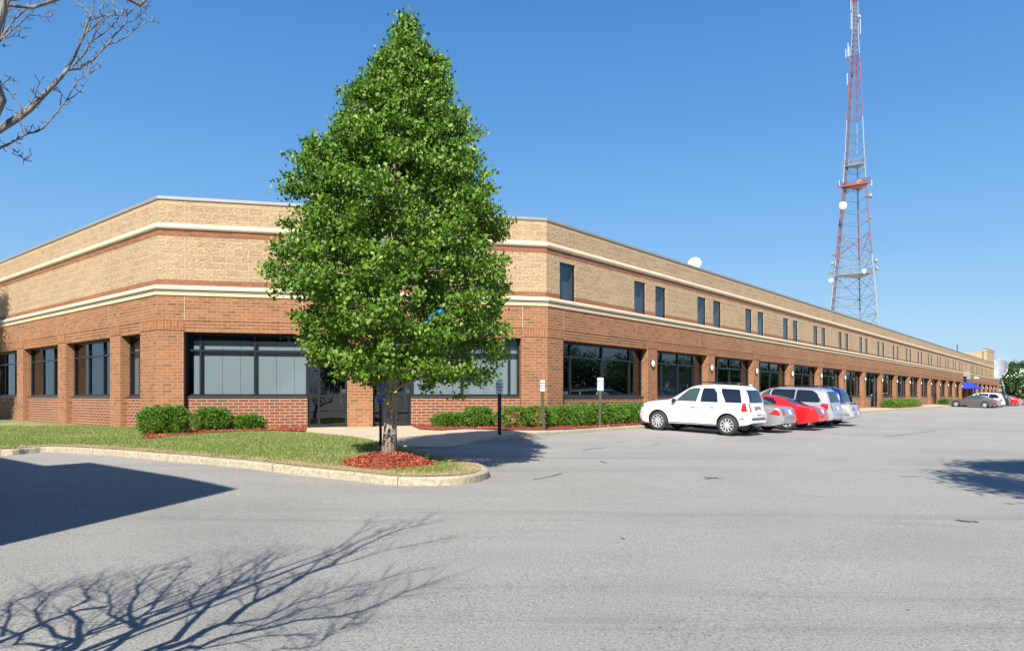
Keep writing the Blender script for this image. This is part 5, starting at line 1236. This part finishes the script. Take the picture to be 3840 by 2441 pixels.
for i in range(3):
    lm = MB()
    for a, b_ in zip(levels[:-1], levels[1:]): lm.tube([leg(i, a), leg(i, b_)], max(.085, .17 - .0011 * a), 6, False, int(redz((a + b_) / 2)))
    lm.build('leg', SM, tw, uv=False)
for z in levels[1:]:
    tb = MB() if zpx(862) < z < zpx(298) else (brt if z >= zpx(298) else brc)
    for i in range(3): tb.tube([leg(i, z), leg((i + 1) % 3, z)], .055 if z < 60 else .04, 4, False, int(redz(z)) if z > zpx(500) else 2)
    if tb is not brc and tb is not brt: tb.build('horizontal_brace', SM, tw, uv=False)
for k in range(len(levels) - 1):
    a, b_ = levels[k], levels[k + 1]
    if a > zpx(860) and b_ < zpx(300): 
        continue
    for i in range(3):
        j = (i + 1) % 3; m1 = leg(i, b_).lerp(leg(j, b_), .5)
        mi_ = int(redz((a + b_) / 2))
        if b_ <= zpx(860): brc.tube([leg(i, a), leg(j, b_)], .06, 4, False, mi_); brc.tube([leg(j, a), leg(i, b_)], .06, 4, False, mi_)
        elif a > zpx(302): brt.tube([leg(i, a), leg(j, b_)], .035, 4, False, mi_)
for k in range(len(levels) - 1):
    a, b_ = levels[k], levels[k + 1]
    if b_ > zpx(870): break
    m_z = (a + b_) / 2
    for i in range(3):
        j = (i + 1) % 3; brc.tube([leg(i, m_z), leg(i, b_).lerp(leg(j, b_), .5)], .035, 4, False, 0); brc.tube([leg(j, m_z), leg(i, b_).lerp(leg(j, b_), .5)], .035, 4, False, 0); brc.tube([leg(i, m_z), leg(j, m_z)], .035, 4, False, 2)
brc.build('bracing', SM, tw, uv=False); brt.build('bracing', SM, tw, uv=False)
cbm = MB()
for dx in (.35, .6, .85): cbm.tube([leg(0, z) + Vector((dx, .25, 0)) for z in (-2, 20, 45, 70, 104)], .10, 5, False)
cbm.build('cable_run', M['cable'], tw, uv=False)
ld = MB()
for dx in (1.5, 2.0): ld.tube([leg(0, z) + Vector((dx * (1 - z / 150), .3, 0)) for z in (-2, 20, 45, 70)], .05, 4, False)
z = 5
while z < 70: ld.tube([leg(0, z) + Vector((1.5 * (1 - z / 150), .3, 0)), leg(0, z) + Vector((2.0 * (1 - z / 150), .3, 0))], .04, 4, False); z += .9
ld.build('ladder', M['steelgrey'], tw, uv=False)
def plat(y, over, mat, thick, rails):
    z = zpx(y); pm = MB(); ps = [TC.to_3d() + Vector((0, 0, z)) + (leg(i, z) - TC.to_3d() - Vector((0, 0, z))) * over for i in range(3)]
    pm.add(ps + [p + Vector((0, 0, thick)) for p in ps], [(0, 1, 2), (5, 4, 3), (0, 3, 4, 1), (1, 4, 5, 2), (2, 5, 3, 0)])
    for r_ in rails:
        for i in range(3): pm.tube([ps[i] + Vector((0, 0, r_)), ps[(i + 1) % 3] + Vector((0, 0, r_))], .045, 4, False)
    for i in range(3):
        for t in (0, .25, .5, .75): q_ = ps[i].lerp(ps[(i + 1) % 3], t); pm.tube([q_, q_ + Vector((0, 0, rails[-1]))], .04, 4, False)
    pm.build('platform', mat, tw, uv=False)
plat(702, 1.38, M['steelred'], .28, (.6, 1.1)); plat(624, 1.12, M['steelwhite'], .12, (.5, .9, 1.3)); plat(1032, 1.05, M['steelwhite'], .12, (.4, 1.0))
def dish(px, py, d, dirv, mat, deep=.35, D=TDp - 3):
    c = Vector(((px - HX) / F * D, D, (HY - py) / F * D)); r = d * .44; q_ = Vector(dirv).normalized().to_track_quat('Z', 'Y').to_matrix(); m_ = MB()
    T = lambda x, y, z: tuple(c + q_ @ Vector((x, y, z)))
    m_.lathe([(.01, -deep), (r * .6, -deep * .8), (r, -deep * .1), (r, deep * .5), (r * .97, deep * .52), (.01, deep * .56)], 24, T); a = m_.build('microwave_dish', mat, tw, smooth=True, uv=False); a.data.set_sharp_from_angle(angle=R(35))
    m_ = MB(); li = min(range(3), key=lambda i: (leg(i, c.z) - c).length); lg = leg(li, c.z); m_.tube([c - q_ @ Vector((0, 0, deep)), lg], .06, 5, False); m_.build('mount', M['steelgrey'], a, uv=False)
W_, G_ = M['white'], M['coping']
dish(3160, 771, 1.75, (-.15, -1, -.15), W_, .45); dish(3264, 735, 1.25, (1, -.45, 0), G_, .55); dish(3224, 685, 1.5, (-.1, -1, .1), M['dishred'], .3, TDp - 1); dish(3265, 816, .75, (.6, -.6, 0), G_, .3)
dish(3125, 955, .65, (-1, -.2, 0), G_, .25); dish(3121, 989, .95, (-.9, .3, 0), G_, .35); dish(3113, 1022, .8, (-1, -.5, 0), G_, .5); dish(3115, 1052, .95, (-.3, -1, 0), W_, .3)
dish(3284, 978, 1.05, (.9, .2, 0), G_, .35); dish(3288, 1007, .9, (.8, .5, 0), G_, .3); dish(3240, 1018, 1.1, (.1, -1, 0), W_, .3); dish(3223, 62, .65, (.7, -.7, .2), W_, .3); dish(3213, 207, .5, (0, -1, 0), M['cable'], .3)
for px, ya, yb in ((3191, 8, 45), (3192, 53, 116), (3226, 77, 133), (3180, 167, 217), (3184, 180, 215), (3172, 190, 220), (3177, 280, 323), (3147, 680, 700), (3162, 672, 690), (3269, 678, 700)):
    D = TDp - .5; p = Vector(((px - HX) / F * D, D, zpx(yb))); q_ = Vector((p.x, D, zpx(ya))); am = MB(); am.tube([p, q_], .05, 5); lg = leg(0 if px < 3208 else 1, p.z); am.tube([p, Vector((lg.x, lg.y, p.z))], .03, 4); am.build('whip_antenna', M['white'], tw, uv=False)

# ------------------------------------------------------------------ far right: earth station, low building, trees
lb = empty('low_brick_building', (0, 0, 0), 'low brick building with a white roof edge beyond the far end of the facade', 'building')
m_ = MB(); m_.box(154.0, 190, -26, -3, -1.9, 1.15, WR.T); m_.build('wall', M['brick'], lb); m_ = MB(); m_.box(153.9, 190.3, -26, -2.6, 1.152, 1.75, WR.T); m_.build('fascia', M['white'], lb)
hv = empty('rooftop_unit', (0, 0, 0), 'white railed equipment frame on the low brick building under the big dish', 'rooftop equipment'); m_ = MB()
for i in range(9):
    for z in (1.76, 3.2, 4.6):
        m_.box(156 + i * 3.2, 156.2 + i * 3.2, -4, -3.7, 1.76, 5.2, WR.T) if z < 2 else m_.box(156, 182, -4, -3.75, z, z + .18, WR.T)
for i in range(8): m_.tube([WR.T(156.2 + i * 3.2, -3.8, 1.8), WR.T(159.2 + i * 3.2, -3.8, 4.6)], .08, 4)
m_.build('railing', M['white'], hv); m_ = MB(); m_.box(160, 168, -9, -5, 1.76, 3.9, WR.T); m_.box(171, 177, -10, -5.5, 1.76, 4.7, WR.T); m_.build('cabinet', M['coping'], hv)
ed = empty('earth_station_dish', (0, 0, 0), 'large white satellite dish beyond the far end of the building', 'satellite dish')
D = 165.0; c = Vector(((3733 - HX) / F * D, D, (HY - 1392) / F * D)); dv = Vector((-.82, -.12, .52)).normalized(); q_ = dv.to_track_quat('Z', 'Y').to_matrix(); T = lambda x, y, z: tuple(c + q_ @ Vector((x, y, z)))
m_ = MB(); m_.lathe([(.02, -.9), (1.2, -.72), (2.4, -.2), (3.1, .25), (3.15, .27)], 40, T); m_.build('reflector', simple('dish_white', (.52, .52, .52), .6), ed, smooth=True, uv=False)
m_ = MB()
for k in range(18):
    a = 2 * math.pi * k / 18; ca, sa = math.cos(a), math.sin(a); m_.tube([T(3.4 * ca, 3.4 * sa, .4), T(2.6 * ca, 2.6 * sa, -.55), T(1.0 * ca, 1.0 * sa, -1.5)], .06, 4); a2 = a + 2 * math.pi / 18
    m_.tube([T(2.6 * ca, 2.6 * sa, -.55), T(2.6 * math.cos(a2), 2.6 * math.sin(a2), -.55)], .05, 4); m_.tube([T(3.4 * ca, 3.4 * sa, .4), T(2.6 * math.cos(a2), 2.6 * math.sin(a2), -.55)], .05, 4); m_.tube([T(1 * ca, sa, -1.5), T(1.6 * math.cos(a2), 1.6 * math.sin(a2), -.55)], .05, 4)
m_.build('back_frame', M['white'], ed, uv=False); m_ = MB()
for k in range(3): a = 2.1 * k; m_.tube([T(2.0 * math.cos(a), 2.0 * math.sin(a), -.3), T(0, 0, 2.6)], .05, 4)
m_.build('feed_support', M['coping'], ed, uv=False); m_ = MB()
for dx, dy in ((-1.2, -1), (1.2, -1), (1.2, 1), (-1.2, 1)): m_.tube([T(0, 0, -1.5), (c.x + dx * 1.3 + .5, c.y + dy * 1.3, -1.5)], .13, 6)
for z in (0, 2.5): m_.tube([(c.x - 1.0, c.y - 1, z), (c.x + 1.8, c.y - 1, z)], .08, 5)
m_.build('pedestal', M['coping'], ed, uv=False)
ft = [(3835, 1483, 1382, 110, 48, 'treeleaf', 'nearest far tree with pale blossoms at the right edge', 1), (3800, 1483, 1372, 190, 60, 'treeleaf', 'olive green tree beyond the large white dish', 0), (3850, 1483, 1360, 210, 70, 'conifer', 'dark round tree behind the blossoming one at the right edge', 0), (3778, 1483, 1362, 240, 44, 'conifer', 'tall dark tree standing behind the railed rooftop frame', 0), (3815, 1483, 1356, 260, 50, 'conifer', 'highest dark tree on the skyline at the right', 0)]
for i, (px, by, ty_, D, hw_, mt, lab, bl_) in enumerate(ft):
    zb_ = -1.6; h_ = (HY - ty_) / F * D - zb_; rr = hw_ / F * D
    o = leafy('leafy_tree', ((px - HX) / F * D, D, zb_), h_, rr, M[mt], 300, 30, .035 * math.sqrt(D), h_ * .12, .3, 20 + i); tag(o, lab, 'tree', 'trees beyond the far end of the building')
    if bl_:
        rg = np.random.default_rng(5); C = rg.normal(0, 1, (26, 3)); C /= np.linalg.norm(C, axis=1)[:, None]; C = C * [rr * .9, rr * .9, h_ * .33] + [0, 0, h_ * .62]; V, Fc = leaves(C, .28, (.28, .28, .22), 14, 0, rg); link('blossom', np_mesh('blossom', V, Fc), M['blossomleaf'], o)  # highlights put in as clusters of white leaves
# wheel stop and asphalt marks
ws = MB(); a = P(71.2, 2.55)
for k in range(1): ws.box(70.2, 72.0, 2.6, 2.8, lot_uv(71, 2.7) - .02, lot_uv(71, 2.7) + .13, WR.T)
tag(ws.build('wheel_stop', M['curb']), 'concrete wheel stop in front of the dark grey sedan', 'wheel stop')
M['tar'] = simple('tar_mark', (.075, .075, .08), .9, var=.4, vscale=30)
def mark(pxs, w):
    pts_ = [unp(*p) for p in pxs]; mk = MB(); L_ = []; R_ = []; dn = []
    for i in range(len(pts_) - 1):
        for k in range(5): dn.append(pts_[i].lerp(pts_[i + 1], k / 5))
    dn.append(pts_[-1])
    for i, p in enumerate(dn):
        t = (dn[min(i + 1, len(dn) - 1)] - dn[max(i - 1, 0)]).xy.normalized(); n_ = Vector((-t.y, t.x)); ww = w * random.uniform(.25, 1.1) * (1 if 0 < i < len(dn) - 1 else .1); j = random.uniform(-.02, .02)
        for lst, s in ((L_, 1), (R_, -1)): x, y = p.x + n_.x * (ww * s + j), p.y + n_.y * (ww * s + j); lst.append((x, y, lot(x, y) + .006))
    for i in range(len(dn) - 1): mk.quad(L_[i], R_[i], R_[i + 1], L_[i + 1])
    tag(mk.build('asphalt_crack', M['tar'], uv=False), kind='structure')
for pxs, w in (([(2185, 1688), (2225, 1682), (2260, 1680)], .035), ([(2305, 1658), (2345, 1656)], .03), ([(2440, 1669), (2480, 1665)], .03), ([(2465, 1640), (2490, 1643)], .03), ([(2245, 1728), (2285, 1738)], .03), ([(2638, 1789), (2670, 1793), (2715, 1793)], .045), ([(2640, 1796), (2690, 1790)], .03), ([(3580, 1950), (3625, 1955), (3672, 1958)], .05), ([(3300, 1640), (3390, 1630), (3520, 1613)], .04), ([(2110, 1774), (2050, 1790), (1985, 1800)], .02), ([(2325, 2020), (2345, 2021)], .03), ([(2470, 2353), (2480, 2354)], .012), ([(3395, 2286), (3410, 2289)], .02)):
    mark(pxs, w)

M['stripe'] = simple('faded_stripe', (.40, .40, .38), .9, var=.25, vscale=14)
for k in range(7):
    u = 4.9 + 2.75 * k; sb = MB()
    for q in range(8):
        v0, v1 = 2.6 + q * .7, 3.3 + q * .7; pts4 = [P(u, v0), P(u + .1, v0), P(u + .1, v1), P(u, v1)]; sb.quad(*[(p.x, p.y, lot(p.x, p.y) + .006) for p in pts4][::-1])
    tag(sb.build('stall_stripe', M['stripe'], uv=False), kind='structure')
# ------------------------------------------------------------------ light, sky, camera
w_ = bpy.data.worlds.new('World'); S.world = w_; w_.use_nodes = True; nt = w_.node_tree; bg = nt.nodes['Background']
sky = nt.nodes.new('ShaderNodeTexSky'); sky.sky_type = 'NISHITA'; sky.sun_disc = False
hd = math.hypot(SUNV.x, SUNV.y); sky.sun_elevation = math.atan2(1, hd); sky.sun_rotation = math.atan2(-SUNV.x, -SUNV.y)
sky.air_density = 1.0; sky.dust_density = .4; sky.ozone_density = 3.0; sky.altitude = 200
# deep clear-air blue blended into the sky texture (values are in the sky texture's own bright units)
tc_ = nt.nodes.new('ShaderNodeTexCoord'); sp_ = nt.nodes.new('ShaderNodeSeparateXYZ'); nt.links.new(tc_.outputs['Generated'], sp_.inputs[0])
KK = 1 / (.12 * 1.68)
def sc3(c): return tuple(v * KK for v in c)
grad = ramp(nt, sp_.outputs[2], [(0.0, (.40, .62, .80)), (.08, (.34, .58, .82)), (.20, (.19, .46, .82)), (.34, (.105, .345, .76)), (.50, (.06, .245, .63)), (1.0, (.025, .12, .42))])
mul = mixc(nt, 1.0, grad, (KK, KK, KK), 'MULTIPLY'); 
nt.links.new(mixc(nt, .85, sky.outputs[0], mul), bg.inputs[0]); bg.inputs[1].default_value = .12
sl = bpy.data.lights.new('sun', 'SUN'); sl.energy = 5.0; sl.angle = R(.53); sl.color = (1, .95, .87); so = bpy.data.objects.new('sun', sl); COL.objects.link(so)
so.rotation_euler = SUNV.to_track_quat('-Z', 'Y').to_euler(); so.location = (-5, -20, 30)
cam = bpy.data.cameras.new('camera'); co = bpy.data.objects.new('camera', cam); COL.objects.link(co); S.camera = co
co.location = (0, 0, 0); co.rotation_euler = (R(90), 0, 0); cam.sensor_width = 36; cam.lens = F / 3840 * 36; cam.shift_y = (HY - 1220.5) / 3840; cam.clip_end = 6000; cam.clip_start = .05
S.view_settings.view_transform = 'Standard'; S.view_settings.look = 'None'; S.view_settings.gamma = 1; S.view_settings.exposure = .75
